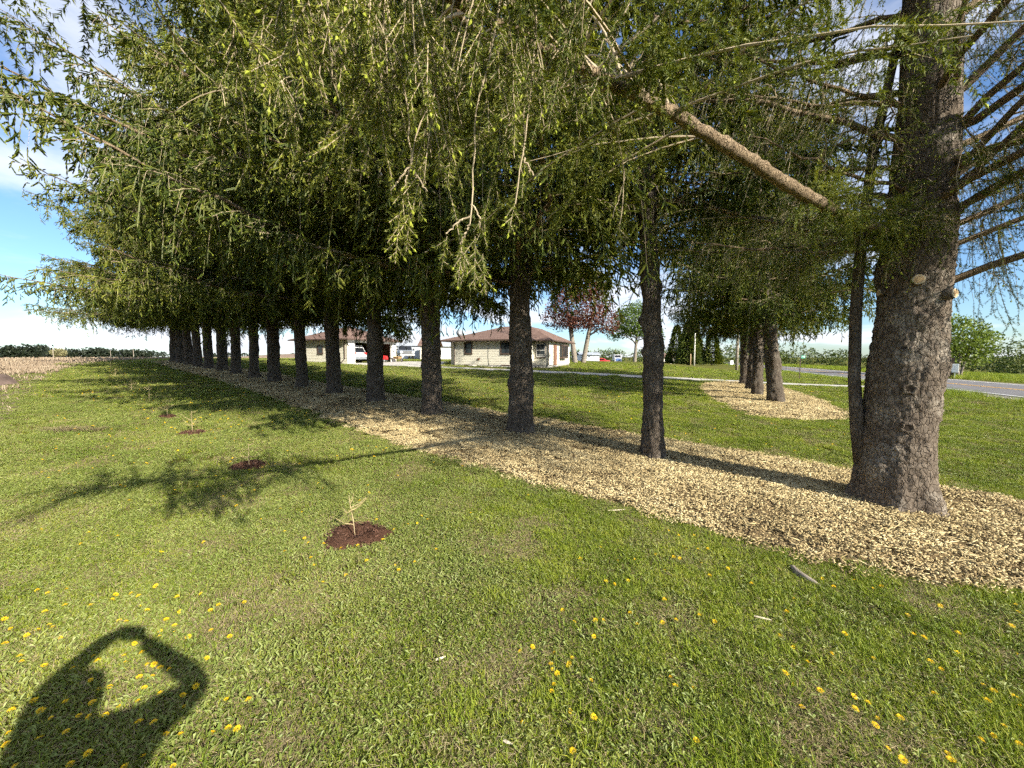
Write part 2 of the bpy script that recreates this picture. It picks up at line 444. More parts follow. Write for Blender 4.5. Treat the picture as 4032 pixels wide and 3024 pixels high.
# variants shared by all trees
BR = {}
for L, nvar in ((7.4, 3), (6.2, 4), (4.8, 3), (3.4, 3), (2.2, 2), (1.2, 2)):
    BR[L] = [gen_branch(int(L * 100) + i, L, bare=[.25, .4, .3, .5][i]).mesh('spruce_branch', BR_MATS) for i in range(nvar)]
BRS = {}    # thin, half bare limbs
for L, nvar in ((5.0, 2), (3.4, 2), (2.2, 1)):
    BRS[L] = [gen_branch(900 + int(L * 100) + i, L, sec_step=.10, lat_step=.22, bare=.7, fill=.7, tips=.1, fine=True,
                         hang=(.25, 1.0), rise=(.24, -.16, .05)).mesh('thin_spruce_branch', BR_MATS) for i in range(nvar)]
BRN = {}    # leafy limbs with single needles, for the tree beside the viewer
for L, nvar in ((4.4, 2), (2.4, 2)):
    BRN[L] = [gen_branch(1900 + int(L * 100) + i, L, bare=.4, fine=True, fill=.8, tips=.3).mesh('near_spruce_branch', BR_MATS) for i in range(nvar)]
def gen_trunk(seed, height, r, lean=(0, 0), flare=.7, nth=40, knots=14, detail_to=4.0, step=.06, rough=.012, bend=.02):
    rng = np.random.default_rng(seed)
    z = np.concatenate([np.arange(-.12, detail_to, step), np.linspace(detail_to, height, 24)])
    th = np.arange(nth) * 2 * np.pi / nth
    Z, T = np.meshgrid(z, th, indexing='ij')
    zz = np.maximum(Z, 0)
    R = r * np.maximum(1 - zz / height, 0) ** .85 * (1 + 0 * T) + .006
    ph = rng.uniform(0, 6.28, 6)
    lob = .55 + .28 * np.cos(3 * T + ph[0]) + .22 * np.cos(5 * T + ph[1]) + .12 * np.cos(8 * T + ph[2])
    R += r * flare * np.exp(-zz / .2) * np.maximum(lob, .12)
    R += r * .05 * np.sin(2 * T + ph[3] + zz * .9) + r * .035 * np.sin(3 * T + ph[4] - zz * 2.1) + r * .03 * np.sin(zz * 5 + ph[5])
    for i in range(knots):
        kz = rng.uniform(.25, 3.4); kt = rng.uniform(0, 6.28); s = rng.uniform(.05, .1)
        dth = (T - kt + np.pi) % (2 * np.pi) - np.pi
        d2 = (dth * r) ** 2 + (Z - kz) ** 2
        R += rng.uniform(.02, .06) * np.exp(-d2 / (s * 1.25) ** 2) - rng.uniform(.01, .04) * np.exp(-d2 / (s * .35) ** 2)
    # bark relief: flaky plates
    nzv = rng.normal(0, 1, R.shape)
    nzv = (nzv + np.roll(nzv, 1, 1) + np.roll(nzv, 1, 0)) / 1.7
    R += rough * nzv * np.clip(R / r, .2, 1)
    bx = lean[0] * zz + bend * np.sin(zz * 1.1 + ph[0]); by = lean[1] * zz + bend * np.cos(zz * .9 + ph[1])
    bx -= bend * np.sin(ph[0]); by -= bend * np.cos(ph[1])
    V = np.stack([bx + R * np.cos(T), by + R * np.sin(T), Z], -1).reshape(-1, 3)
    n = nth; k = len(z)
    i = np.arange(k - 1)[:, None] * n + np.arange(n)[None]; j = np.arange(k - 1)[:, None] * n + ((np.arange(n) + 1) % n)[None]
    Q = np.stack([i, j, j + n, i + n], -1).reshape(-1, 4)
    axis = lambda h: (lean[0] * h + bend * math.sin(h * 1.1 + ph[0]) - bend * math.sin(ph[0]), lean[1] * h + bend * math.cos(h * .9 + ph[1]) - bend * math.cos(ph[1]))
    return V, Q, axis
def place(me, name, parent, loc, az, tilt, roll, s):
    o = bpy.data.objects.new(name, me); link(o, parent)
    o.matrix_basis = Matrix.Translation(loc) @ Matrix.Rotation(az, 4, 'Z') @ Matrix.Rotation(-tilt, 4, 'Y') @ Matrix.Rotation(roll, 4, 'X') @ Matrix.Scale(s, 4)
    return o
def leader(parent, height, axis, seed):
    A = gen_branch(seed, 1.6, rise=(.02, .02, 0), hang=(.05, .25))
    me = A.mesh('crown', BR_MATS)
    o = bpy.data.objects.new('crown', me); link(o, parent)
    a = axis(height - .6)
    o.matrix_basis = Matrix.Translation((a[0], a[1], height - .7)) @ Matrix.Rotation(-math.pi / 2, 4, 'Y')
    return o
CAMV = Vector((0, 0, H_EYE))
ROW_AZ = math.atan2(1.856, -2.203)
def spruce(pos, height, r, R, zlow, label, seed, lean=(0, 0), dens=7.5, along=.45, keep=None, lib=BR, mat='spruce_bark', group=None, nth=36, knots=12, step=.07, tilt0=3, zmax=None, near=2.6, axis_az=ROW_AZ, rough=.009, flare=.7):
    rng = random.Random(seed)
    z0 = tz(*pos) - .02
    t = empty('spruce_tree', (pos[0], pos[1], z0))
    tag(t, label, 'spruce tree', group)
    V, Q, axis = gen_trunk(seed, height, r, lean, flare=flare, nth=nth, knots=knots, step=step, rough=rough)
    tr = bpy.data.objects.new('trunk', fast_mesh('trunk', V, Q, MAT[mat], smooth=True)); link(tr, t)
    crown = leader(t, height, axis, seed + 5)
    inv = crown.matrix_basis.inverted()
    z = zlow; az = rng.uniform(0, 6.28)
    while z < height - .8:
        q = (z - zlow) / (height - zlow)
        az += 2.4 + rng.uniform(-.5, .5)
        L = R * (1 - q ** 1.25) * rng.uniform(.72, 1.08) + .5
        if q < .06: L *= rng.uniform(.75, 1.05)
        L *= 1 - along * abs(math.cos(az - axis_az)) ** 2
        tilt = math.radians(tilt0 + 22 * q + rng.uniform(-7, 7))
        z += rng.uniform(.5, 1.5) / dens * (1 + q * 1.5)
        if zmax and z > zmax: break
        if keep and not keep(az, z, L, rng): continue
        if q > .5 and rng.random() < .5: continue
        key = min(lib, key=lambda k: abs(k - L)); s = L / key
        a = axis(z)
        # leave air round the standing point
        bad = False
        for f in (.4, .6, .8, 1.0):
            p = Vector((pos[0] + a[0] + math.cos(az) * L * f, pos[1] + a[1] + math.sin(az) * L * f, z0 + z + math.sin(tilt) * L * f))
            if (p - CAMV).length < near and p.y > -1.5: bad = True
        if bad: continue
        me = lib[key][rng.randrange(len(lib[key]))]
        o = bpy.data.objects.new('branch', me); link(o, crown)
        o.matrix_parent_inverse = Matrix.Identity(4)
        o.matrix_basis = inv @ Matrix.Translation((a[0], a[1], z)) @ Matrix.Rotation(az, 4, 'Z') @ Matrix.Rotation(-tilt, 4, 'Y') @ Matrix.Rotation(rng.uniform(-.15, .15), 4, 'X') @ Matrix.Scale(s, 4)
    return t, crown, axis
ORD = ['first', 'second', 'third', 'fourth', 'fifth', 'sixth', 'seventh', 'eighth', 'ninth', 'tenth', 'eleventh', 'twelfth', 'thirteenth', 'fourteenth', 'fifteenth', 'sixteenth']
ROW = [(4.60, 4.52), (2.39, 6.43), (0.18, 8.20), (-2.06, 9.95), (-4.26, 11.9), (-6.40, 13.8), (-8.5, 15.55), (-10.85, 17.56), (-12.9, 19.2), (-15.0, 20.95), (-17.4, 23.1), (-19.5, 24.8), (-21.6, 26.5), (-23.8, 28.4), (-26.2, 30.5), (-28.4, 32.4)]
ROWR = [.32, .165, .25, .24, .235, .24, .22, .25, .22, .24, .27, .25, .24, .25, .27, .28]
for k in range(1, 16):
    lab = {1: 'slim pale spruce trunk leaning left, second in the row from the thick one',
           2: 'spruce with scarred knotty trunk, third in the row from the thick one'}.get(k, 'spruce standing ' + ORD[k] + ' in the long row counted from the thick twin-stemmed one')
    if k == 15: lab = 'spruce at the far end of the long row beside the stubble field'
    spruce(ROW[k], [0, 14, 19, 20, 19, 20.5][k] if k < 6 else 18.5 + (k * 37 % 20) / 10, ROWR[k], 4.6 if k == 1 else 7.1, 4.0 if k == 1 else 3.1, lab, 100 + k,
           lean=(-.035, .01) if k == 1 else ((k * 13 % 7 - 3) * .005, 0), dens=6 if k == 1 else (7.8 if k < 9 else 6.2), group='spruces in the long mulched row',
           nth=48 if k < 6 else 28, step=.05 if k < 6 else .09, knots=16 if k < 6 else 10)

# the thick twin-stemmed spruce at the near end of the row
def near_keep(az, z, L, rng):
    a = math.degrees(az) % 360
    if 175 < a < 262 and z < 6.5: return False
    return rng.random() < (.8 if z < 7 else .95)
old_tree, old_crown, old_axis = spruce(ROW[0], 19, .325, 5.0, 2.75, 'thick old spruce with flaking bark and a thin second stem, on the wood chips', 7, dens=7, along=.1, keep=near_keep,
    lib=BRS, mat='old_spruce_bark', group='spruces in the long mulched row', nth=120, knots=16, step=.022, tilt0=13, near=2.9, rough=.0065, flare=.8)
OT = Vector(old_tree.location)
def old_mb():
    m = MB(); m.M = Matrix.Translation(-OT); return m
# thin second stem fused to the trunk
st = [(4.30, 4.66, .55), (4.24, 4.68, 1.0), (4.185, 4.70, 1.6), (4.19, 4.74, 2.4), (4.22, 4.76, 3.2), (4.30, 4.76, 4.3), (4.45, 4.72, 5.4), (4.6, 4.66, 6.6)]
m = old_mb(); m.tube(st, [.075, .07, .062, .06, .056, .05, .04, .02], 14)
stem2 = m.build('second_stem', MAT['spruce_bark'], old_tree, smooth=True)
rng_ = random.Random(5)
for i in range(16):
    z = rng_.uniform(1.1, 3.2); x = 4.2 + (z - 1.6) * .01; y = 4.70 + (z - 1.6) * .04
    a = rng_.uniform(2.4, 5.2); l = rng_.uniform(.05, .17)
    m = old_mb(); m.tube([(x, y, z), (x + math.cos(a) * l * .6, y + math.sin(a) * l * .6, z + .01), (x + math.cos(a) * l, y + math.sin(a) * l, z + rng_.uniform(-.02, .05))], [.008, .006, .002], 5)
    m.build('dead_twig', MAT['limb_bark'], old_tree)
FACE = math.atan2(-ROW[0][1], -ROW[0][0])
def stub(parent, base, az, z, rad, out, kind, axis, r_tr):
    """sawn branch stub or knot hole on a trunk"""
    c = axis(z); d = Vector((math.cos(az), math.sin(az), .06)).normalized()
    o = Vector((c[0], c[1], z)) + d * (r_tr - .02)
    m = MB(); n = 14
    a = d.orthogonal().normalized(); b = d.cross(a)
    def ring(r, h, w=0): return [o + d * h + (a * math.cos(6.2832 * k / n) + b * math.sin(6.2832 * k / n)) * r * (1 + w * math.sin(k * 2.3 + z * 9)) for k in range(n)]
    if kind == 'cut':
        m.loft([ring(rad * 1.5, -.05), ring(rad * 1.2, out * .6, .04), ring(rad * 1.02, out, .03)], True)
        p = m.build('branch_stub', MAT['old_spruce_bark'], parent, True)
        m = MB(); m.loft([ring(rad * 1.0, out - .002, .03), ring(rad * 1.0, out + .006, .03)], True); m.build('cut_rim', MAT['cut_rim'], p)
        m = MB(); m.loft([ring(rad * .78, out, .03), ring(rad * .76, out + .010, .03)], True); m.build('cut_face', MAT['cut_wood'], p)
    else:
        m.loft([ring(rad * 1.8, -.03, .15), ring(rad * 1.3, out * .55, .18), ring(rad * .95, out * .62, .2), ring(rad * .7, out * .3, .2), ring(rad * .45, out - .06)], True)
        p = m.build('knot', MAT['old_spruce_bark'], parent, True)
        m = MB(); m.loft([ring(rad * .72, out * .1), ring(rad * .7, out * .36, .2)], True); m.build('knot_hole', MAT['knot_hole'], p)
for da, z, rad, out, kind in ((6, 2.66, .052, .075, 'cut'), (62, 2.50, .05, .09, 'cut'), (-62, 2.58, .035, .05, 'cut'), (-5, 1.93, .030, .035, 'knot'), (-45, 1.83, .03, .03, 'knot'),
        (12, 1.47, .048, .035, 'knot'), (14, 1.03, .046, .03, 'knot'), (12, .78, .03, .03, 'knot'), (-22, .66, .024, .03, 'knot'), (-20, 2.42, .03, .025, 'knot'), (40, 3.3, .04, .05, 'cut')):
    stub(old_tree, None, FACE + math.radians(da), z, rad, out, kind, old_axis, .325 * (1 - z / 19) ** .85)
for k, da, z, rad in ((2, 10, 1.55, .05), (2, 8, .95, .05), (2, -25, 2.35, .035), (2, 25, .55, .04), (1, -10, .95, .035), (1, 15, .62, .03), (1, -15, 1.75, .045), (1, 20, 1.35, .025), (1, -5, 2.5, .03), (3, 30, 1.5, .05), (3, -40, 1.2, .045)):
    pass
# big limbs of the old spruce reaching right, up and towards the viewer
def explicit(az, tilt, z, L, lib, i, roll=0):
    key = min(lib, key=lambda q: abs(q - L)); a = old_axis(z)
    o = bpy.data.objects.new('branch', lib[key][i % len(lib[key])]); link(o, old_crown)
    o.matrix_basis = old_crown.matrix_basis.inverted() @ Matrix.Translation((a[0], a[1], z)) @ Matrix.Rotation(math.radians(az), 4, 'Z') @ Matrix.Rotation(-math.radians(tilt), 4, 'Y') @ Matrix.Rotation(roll, 4, 'X') @ Matrix.Scale(L / key, 4)
for i, (az, tilt, z, L) in enumerate(((-38, 8, 2.62, 4.6), (-60, 14, 3.3, 4.6), (-20, 20, 3.7, 4.2), (-75, 24, 4.1, 4.2), (-50, 28, 4.6, 4.6), (-5, 18, 3.1, 3.8), (-85, 18, 3.6, 3.6), (150, 6, 3.9, 2.8), (120, 8, 3.4, 3.0), (165, 10, 4.5, 2.8), (135, 12, 5.2, 3.2), (-110, 40, 4.4, 3.2))):
    explicit(az, tilt, z, L, BRS, i)
for i, (az, tilt, z, L) in enumerate(((196, 2, 3.25, 2.3), (208, -4, 3.5, 1.9), (186, 8, 3.7, 2.4), (215, 10, 3.9, 1.6), (170, 0, 3.1, 2.6), (145, 4, 3.3, 3.2), (178, 12, 4.6, 2.6), (158, 14, 5.3, 3.0))):
    explicit(az, tilt, z, L, BRN, i)
# leafy limbs above and beside the viewer
for i, (az, tilt, z, L) in enumerate(((208, 2, 6.6, 5.6), (220, 4, 6.9, 5.4), (198, 0, 7.0, 5.8), (268, 10, 3.5, 4.4), (284, 6, 3.9, 4.2), (256, 22, 4.6, 4.0), (222, -6, 3.25, 1.4))):
    explicit(az, tilt, z, L, BRN, i)

# long limb of the old spruce passing over the viewer, with hanging sprays of single needles
def px_ray(px, py, depth):
    a = (px - 2016) / 1515; b = (py - 1512) / 1515; c, s_ = math.cos(.0705), math.sin(.0705)
    d = np.array([a, c - b * s_, -(b * c + s_)]); return np.array([0, 0, H_EYE]) + d * depth / d[1]
def hero():
    rng = np.random.default_rng(11); A = Acc()
    lp = np.array([(4.5, 4.45, 3.25), (3.75, 3.98, 3.12), (3.04, 3.55, 3.07), (2.34, 3.07, 3.06), (1.92, 2.78, 3.05), (1.46, 2.46, 3.06), (.76, 1.97, 3.05), (.23, 1.6, 3.01), (-.5, 1.2, 3.05), (-1.3, .85, 3.15)])
    tt = np.linspace(0, 9, 120); P = np.stack([np.interp(tt, np.arange(10), lp[:, i]) for i in range(3)], 1)
    for _ in range(3): P[1:-1] = (P[:-2] + 2 * P[1:-1] + P[2:]) / 4
    P += rng.normal(0, .003, P.shape)
    rad = np.interp(tt, [0, 3, 5, 7, 9], [.040, .043, .038, .022, .008]) * (1 + rng.normal(0, .05, 120) + .16 * np.maximum(0, np.sin(tt * 9.7)) ** 6)
    V, Q = np_tubes(P[None], rad[None], 14); A.add(V, Q, 0)
    B = [(960, 200, .9), (1040, 330, .88), (1130, 260, 1.0), (1230, 300, 1.1), (1330, 560, 1.1), (1390, 400, 1.2), (1450, 300, 1.0), (1500, 480, 1.3), (1560, 700, 1.2), (1600, 850, 1.2), (1650, 640, 1.3),
         (1690, 420, 1.0), (1760, 700, 1.4), (1800, 500, 1.2), (1850, 1080, 1.3), (1880, 900, 1.5), (1960, 600, 1.3), (2010, 560, 1.2), (2050, 680, 1.3), (2060, 450, 1.1), (2120, 420, 1.2), (2180, 470, 1.3),
         (2230, 400, 1.3), (2290, 380, 1.4), (2330, 360, 1.4), (2400, 640, 1.9), (2530, 480, 1.8), (2440, 420, 1.7), (2620, 330, 2.0)]
    for i in range(44): B.append((rng.uniform(900, 2350), rng.uniform(120, 620), rng.uniform(1.1, 2.0)))
    for i in range(16): B.append((rng.uniform(1050, 2000), rng.uniform(60, 330), rng.uniform(.85, 1.2)))
    S = []; bare = []
    t = np.linspace(0, 1, 12)
    for px, py, d in B:
        b = px_ray(px, py, d); top = np.array([b[0] + rng.normal(0, .10), b[1] + rng.normal(.02, .08), rng.uniform(2.98, 3.12) + max(0, d - 1.25) * .3])
        top[2] = max(top[2], b[2] + .15)
        c = top[None] * (1 - t)[:, None] + b[None] * t[:, None]
        c += (np.sin(t * rng.uniform(2, 4) + rng.uniform(0, 6))[:, None] * rng.normal(0, .03, 3)[None]) * np.sin(t * 3.1416)[:, None]
        c += np.cumsum(rng.normal(0, .004, c.shape), 0)
        S.append(c); bare.append(rng.uniform(.45, .75) if rng.random() < .45 else rng.uniform(.05, .3))
        # lateral joining the string to the limb
        j = np.argmin(np.linalg.norm(P[16:] - c[0], axis=1)) + 16
        q = np.linspace(0, 1, 6)[:, None]; lt = P[j] * (1 - q) + c[0] * q; lt[:, 2] += .05 * np.sin(q[:, 0] * 3.14)
        V, Q = np_tubes(lt[None], np.linspace(.008, .0035, 6)[None], 5); A.add(V, Q, 1)
    S = np.array(S); bare = np.array(bare); k = len(S)
    V, Q = np_tubes(S, (.0024 * (1 - .45 * t))[None] * rng.uniform(.8, 1.25, (k, 1)), 6); A.add(V, Q, 1)
    slen = np.linalg.norm(np.diff(S, axis=1), axis=2).sum(1)
    nt = np.maximum((slen * (1 - bare) / .034).astype(int), 5)
    ix = np.repeat(np.arange(k), nt); tt = bare[ix] + (1 - bare[ix]) * rng.random(len(ix)) ** .8
    f = np.clip(tt * 11, 0, 10.999); i0 = f.astype(int); fr = (f - i0)[:, None]
    TO = S[ix, i0] * (1 - fr) + S[ix, i0 + 1] * fr; Tg = unit(S[ix, i0 + 1] - S[ix, i0])
    sv = unit(np.cross(Tg, rng.normal(size=Tg.shape)))
    TD = unit(Tg * .75 + sv * .6 + np.array([0, 0, -.5])); tl = rng.uniform(.05, .15, len(ix)) * (1.1 - .3 * tt)
    q = np.linspace(0, 1, 3)
    tw = TO[:, None] + TD[:, None] * (tl[:, None] * q)[:, :, None]
    V, Q = np_tubes(tw, np.full((len(ix), 3), .0013), 3); A.add(V, Q, 1)
    V, F = needles(rng, TO, TD, tl, .0016, .0185, .0032, .85); A.add(V, F, 2)
    kp = (np.arange(11)[None] / 11 >= bare[:, None]); S0 = S[:, :-1][kp]; S1 = S[:, 1:][kp]
    V, F = needles(rng, S0, unit(S1 - S0), np.linalg.norm(S1 - S0, axis=1), .0018, .019, .0032, .85); A.add(V, F, 2)
    # bare hanging side twigs
    nb = 70; ib = rng.integers(0, k, nb); tb = rng.uniform(.2, .8, nb); o = S[ib, (tb * 11).astype(int)]
    dirs = unit(rng.normal(size=(nb, 3)) * np.array([1, 1, .3]) + np.array([0, 0, -1.1])); ln = rng.uniform(.06, .25, nb)
    q = np.linspace(0, 1, 5); bt = o[:, None] + dirs[:, None] * (ln[:, None] * q)[:, :, None]; bt[:, :, 2] -= (ln[:, None] * .4 * q ** 2)
    V, Q = np_tubes(bt, np.tile(np.linspace(.0022, .0012, 5), (nb, 1)), 4); A.add(V, Q, 1)
    kt = rng.random(len(ix)) < .33
    V, F = buds(rng, (TO + TD * tl[:, None])[kt], TD[kt], .018, .0045); A.add(V, F, 3)
    V, F = buds(rng, S[:, -1], unit(S[:, -1] - S[:, -2]), .020, .005); A.add(V, F, 3)
    nl_ = 46; j = rng.integers(72, 119, nl_); O = P[j]; T = unit(P[np.minimum(j + 2, 119)] - P[j - 2]); sd = np.where(rng.random(nl_) < .5, 1., -1.)[:, None]
    pr = np.stack([-T[:, 1], T[:, 0], 0 * T[:, 0]], 1) * sd; ln = rng.uniform(.45, 1.25, nl_); Dl = unit(pr * rng.uniform(.35, 1, (nl_, 1)) + T * rng.uniform(-.3, 1.1, (nl_, 1)) + np.stack([0 * ln, 0 * ln, rng.uniform(-.1, .42, nl_)], 1)); q = np.linspace(0, 1, 8)
    lat = O[:, None] + Dl[:, None] * (ln[:, None] * q)[:, :, None]; lat[:, :, 2] -= .18 * ln[:, None] * q ** 2; lat += np.cumsum(rng.normal(0, .01, lat.shape), 1) * q[None, :, None]
    V, Q = np_tubes(lat, np.linspace(.008, .002, 8)[None] * np.ones((nl_, 1)), 5); A.add(V, Q, 1)
    m_ = 30; ii = np.repeat(np.arange(nl_), m_); tq = rng.uniform(.1, 1, nl_ * m_); f = np.clip(tq * 7, 0, 6.99); i0 = f.astype(int); fr = (f - i0)[:, None]
    O2 = lat[ii, i0] * (1 - fr) + lat[ii, i0 + 1] * fr; ok = np.linalg.norm(O2 - np.array([0, 0, H_EYE]), axis=1) > .95; O2 = O2[ok]; ii = ii[ok]
    D2 = unit(Dl[ii] * .5 + rng.normal(0, .5, O2.shape) + np.array([0, 0, -.45])); l2 = rng.uniform(.10, .30, len(O2))
    V, F = needles(rng, O2, D2, l2, .0026, .020, .0046, .85); A.add(V, F, 2)
    kb = rng.random(len(O2)) < .3; V, F = buds(rng, (O2 + D2 * l2[:, None])[kb], D2[kb], .016, .0042); A.add(V, F, 3)
    # bare forked strings and fern-like end sprays nearest the viewer
    FK = (((1520, -60), (1545, 190), (1585, 290), (1603, 420), (1613, 560), (1615, 650)), ((1660, -60), (1690, 120), (1725, 300), (1722, 375), (1670, 450), (1630, 560), (1615, 650)), ((1722, 375), (1745, 500), (1775, 640)), ((1615, 650), (1575, 700), (1538, 752)), ((1615, 650), (1602, 700), (1598, 750)), ((1615, 650), (1650, 710), (1680, 752)),
        ((1985, -60), (1938, 190), (1880, 400), (1868, 560), (1868, 700), (1850, 885)), ((1850, 850), (1800, 880), (1758, 925)), ((1858, 800), (1890, 850), (1888, 900)), ((1850, 885), (1825, 930), (1812, 960)), ((1300, -60), (1290, 60), (1300, 200), (1312, 330)), ((1790, -60), (1780, 120), (1690, 290), (1640, 330)), ((2110, -60), (2100, 260), (2075, 480), (2060, 620), (2030, 800)), ((2060, 620), (2100, 690)), ((2350, 330), (2430, 500), (2460, 700), (2440, 900)), ((2460, 700), (2410, 860)))
    for pl in FK:
        dz = 1.2 if pl[0][0] < 2200 else 2.0; c = np.array([px_ray(a, b, dz) for a, b in pl]); sk = np.concatenate([[0], np.cumsum(np.linalg.norm(np.diff(c, axis=0), axis=1))]); q = np.linspace(0, sk[-1], 14)
        c = np.stack([np.interp(q, sk, c[:, i]) for i in range(3)], 1); c[1:-1] = (c[:-2] + 2 * c[1:-1] + c[2:]) / 4; c += rng.normal(0, .0022, c.shape)
        V, Q = np_tubes(c[None], np.linspace(.0030, .0019, 14)[None], 7); A.add(V, Q, 1)
    SPR = ((1040, 60, 270, .95), (1150, 10, 220, 1.0), (1250, 40, 200, 1.1), (1426, 230, 150, 1.15), (1534, 230, 110, 1.15), (1390, 600, 110, 1.2), (1453, 580, 90, 1.2), (1580, 740, 130, 1.2), (1655, 740, 110, 1.2), (1605, 745, 120, 1.2), (1575, 830, 190, 1.22), (1612, 850, 130, 1.22), (1674, 510, 150, 1.2), (1725, 600, 120, 1.2), (1770, 640, 90, 1.2),
        (1820, 950, 170, 1.2), (1870, 930, 190, 1.2), (1760, 930, 120, 1.2), (1900, 1000, 150, 1.22), (1922, 400, 140, 1.15), (1960, 200, 150, 1.1), (2060, 150, 240, 1.15), (2130, 250, 200, 1.2), (2200, 300, 180, 1.25), (2260, 280, 160, 1.3), (2030, 420, 160, 1.2), (1850, 120, 180, 1.1), (1750, 60, 170, 1.05), (1640, 100, 190, 1.1), (1480, 60, 170, 1.05), (1350, 20, 160, 1.0), (2320, 330, 120, 1.35), (2030, 790, 120, 1.25), (2440, 880, 120, 2.0))
    so, sd_, sl = [], [], []
    for px, py, lp_, dz in SPR:
        o = px_ray(px, py, dz); l = lp_ / 1515 * dz * 1.05; dn = unit(np.array([rng.normal(0, .12), rng.normal(0, .15), -1.0])); sv = unit(np.array([1, rng.normal(0, .5), rng.normal(0, .15)])); so.append(o); sd_.append(dn); sl.append(l)
        nn = max(4, int(l / .022))
        for i in range(nn):
            t_ = (i + .5) / nn * .85; g = (1 if i % 2 else -1); d = unit(dn * .8 + sv * g * rng.uniform(.5, .85) + rng.normal(0, .12, 3)); so.append(o + dn * l * t_); sd_.append(d); sl.append(l * rng.uniform(.28, .45) * (1.05 - .55 * t_))
    so, sd_, sl = np.array(so), np.array(sd_), np.array(sl)
    V, Q = np_tubes(so[:, None] + sd_[:, None] * (sl[:, None] * np.linspace(0, 1, 3))[:, :, None], np.full((len(so), 3), .0012), 4); A.add(V, Q, 1)
    V, F = needles(rng, so, sd_, sl, .00125, .0165, .0024, .9); A.add(V, F, 2)
    kb = rng.random(len(so)) < .35; V, F = buds(rng, (so + sd_ * sl[:, None])[kb], sd_[kb], .017, .0045); A.add(V, F, 3)
    # leafy twigs hiding the limb where it nears the trunk
    nl_ = 30; j = rng.integers(6, 42, nl_); O = P[j] + rng.normal(0, .02, (nl_, 3)); Dl = unit(rng.normal(0, .6, (nl_, 3)) + np.array([-.35, -.5, .05])); ln = rng.uniform(.12, .38, nl_)
    m_ = 22; ii = np.repeat(np.arange(nl_), m_); O2 = O[ii] + Dl[ii] * (ln[ii] * rng.random(len(ii)))[:, None]; D2 = unit(Dl[ii] * .4 + rng.normal(0, .55, O2.shape) + np.array([0, 0, -.5])); l2 = rng.uniform(.08, .26, len(ii))
    V, F = needles(rng, O2, D2, l2, .0035, .022, .0055, .85); A.add(V, F, 2)
    for i in range(len(A.V)): A.V[i] = A.V[i] - np.array(OT)
    o = bpy.data.objects.new('overhanging_branch', A.mesh('overhanging_branch', BR_MATS)); link(o, old_tree)
    o['label'] = 'long pale limb arching over the viewer with hanging needle sprays'
hero()

# four spruces on their own mulched island by the drive
for k, (p, ln_, r, h, lab) in enumerate((((10.1, 14.6), (-.13, .02), .25, 16, 'leaning spruce at the front of the mulched island'), ((11.0, 17.2), (-.01, 0), .22, 16, 'second spruce trunk on the mulched island, behind the leaning one'),
        ((12.4, 19.9), (.0, 0), .22, 15, 'third spruce trunk on the mulched island, thin and half hidden'), ((14.3, 23.6), (-.01, 0), .27, 15.5, 'rearmost spruce on the mulched island, nearest the utility pole'))):
    spruce(p, h, r, 4.9, 3.2, lab, 300 + k, lean=ln_, dens=8.5, along=.3, group='spruces on the mulched island', axis_az=1.128, nth=40, step=.06)
# ---------------------------------------------------------------- ground materials
def groundmat(name, stops, scale, fine, bump=.5, rough=1.0, big=None):
    m, t, b = nodes_of(name, rough, 0.05)
    g = t.nodes.new('ShaderNodeNewGeometry')
    n1 = N(t, 'ShaderNodeTexNoise', i_Scale=scale, i_Detail=8.0, i_Roughness=.62)
    n2 = N(t, 'ShaderNodeTexNoise', i_Scale=fine, i_Detail=6.0, i_Roughness=.7)
    for n in (n1, n2): t.links.new(g.outputs['Position'], n.inputs['Vector'])
    mx = t.nodes.new('ShaderNodeMath'); mx.operation = 'MULTIPLY_ADD'; mx.inputs[1].default_value = .5
    t.links.new(n2.outputs['Fac'], mx.inputs[0])
    hf = t.nodes.new('ShaderNodeMath'); hf.operation = 'MULTIPLY'; hf.inputs[1].default_value = .5
    t.links.new(n1.outputs['Fac'], hf.inputs[0]); t.links.new(hf.outputs[0], mx.inputs[2])
    c = rampnode(t, mx.outputs[0], stops)
    if big:
        n3 = N(t, 'ShaderNodeTexNoise', i_Scale=big[0], i_Detail=3.0); t.links.new(g.outputs['Position'], n3.inputs['Vector'])
        c = mixrgb(t, rampnode(t, n3.outputs['Fac'], [(.42, (0, 0, 0)), (.62, (1, 1, 1))]), c, mixrgb(t, 1.0, c, big[1], 'MULTIPLY'))
    t.links.new(c, b.inputs['Base Color'])
    bp = N(t, 'ShaderNodeBump', i_Strength=bump, i_Distance=.03)
    t.links.new(n2.outputs['Fac'], bp.inputs['Height']); t.links.new(bp.outputs[0], b.inputs['Normal'])
    return m
groundmat('lawn_ground', [(.3, (.055, .050, .020)), (.5, (.095, .105, .022)), (.7, (.15, .155, .040))], .35, 14, .7, big=(.11, (1.2, 1.02, .85)))
groundmat('chip_ground', [(.25, (.06, .042, .022)), (.5, (.20, .145, .075)), (.75, (.38, .30, .17))], 1.2, 34, 1.0)
groundmat('stubble_ground', [(.3, (.16, .115, .08)), (.5, (.26, .195, .14)), (.7, (.36, .29, .21))], .8, 22, 1.0)
groundmat('concrete_drive', [(.3, (.36, .34, .30)), (.7, (.50, .47, .42))], .6, 30, .2)
groundmat('asphalt', [(.3, (.13, .125, .13)), (.7, (.19, .185, .185))], .4, 40, .3)
groundmat('gravel_shoulder', [(.3, (.20, .18, .15)), (.7, (.34, .31, .27))], 2, 40, .8)
groundmat('far_field', [(.3, (.075, .10, .03)), (.7, (.13, .15, .05))], .02, .4, .3)
groundmat('plowed_field', [(.3, (.20, .145, .105)), (.7, (.27, .20, .15))], .01, .2, .3)
groundmat('bark_mulch', [(.3, (.045, .022, .014)), (.6, (.11, .058, .038)), (.8, (.19, .11, .075))], 4, 60, 1.0)
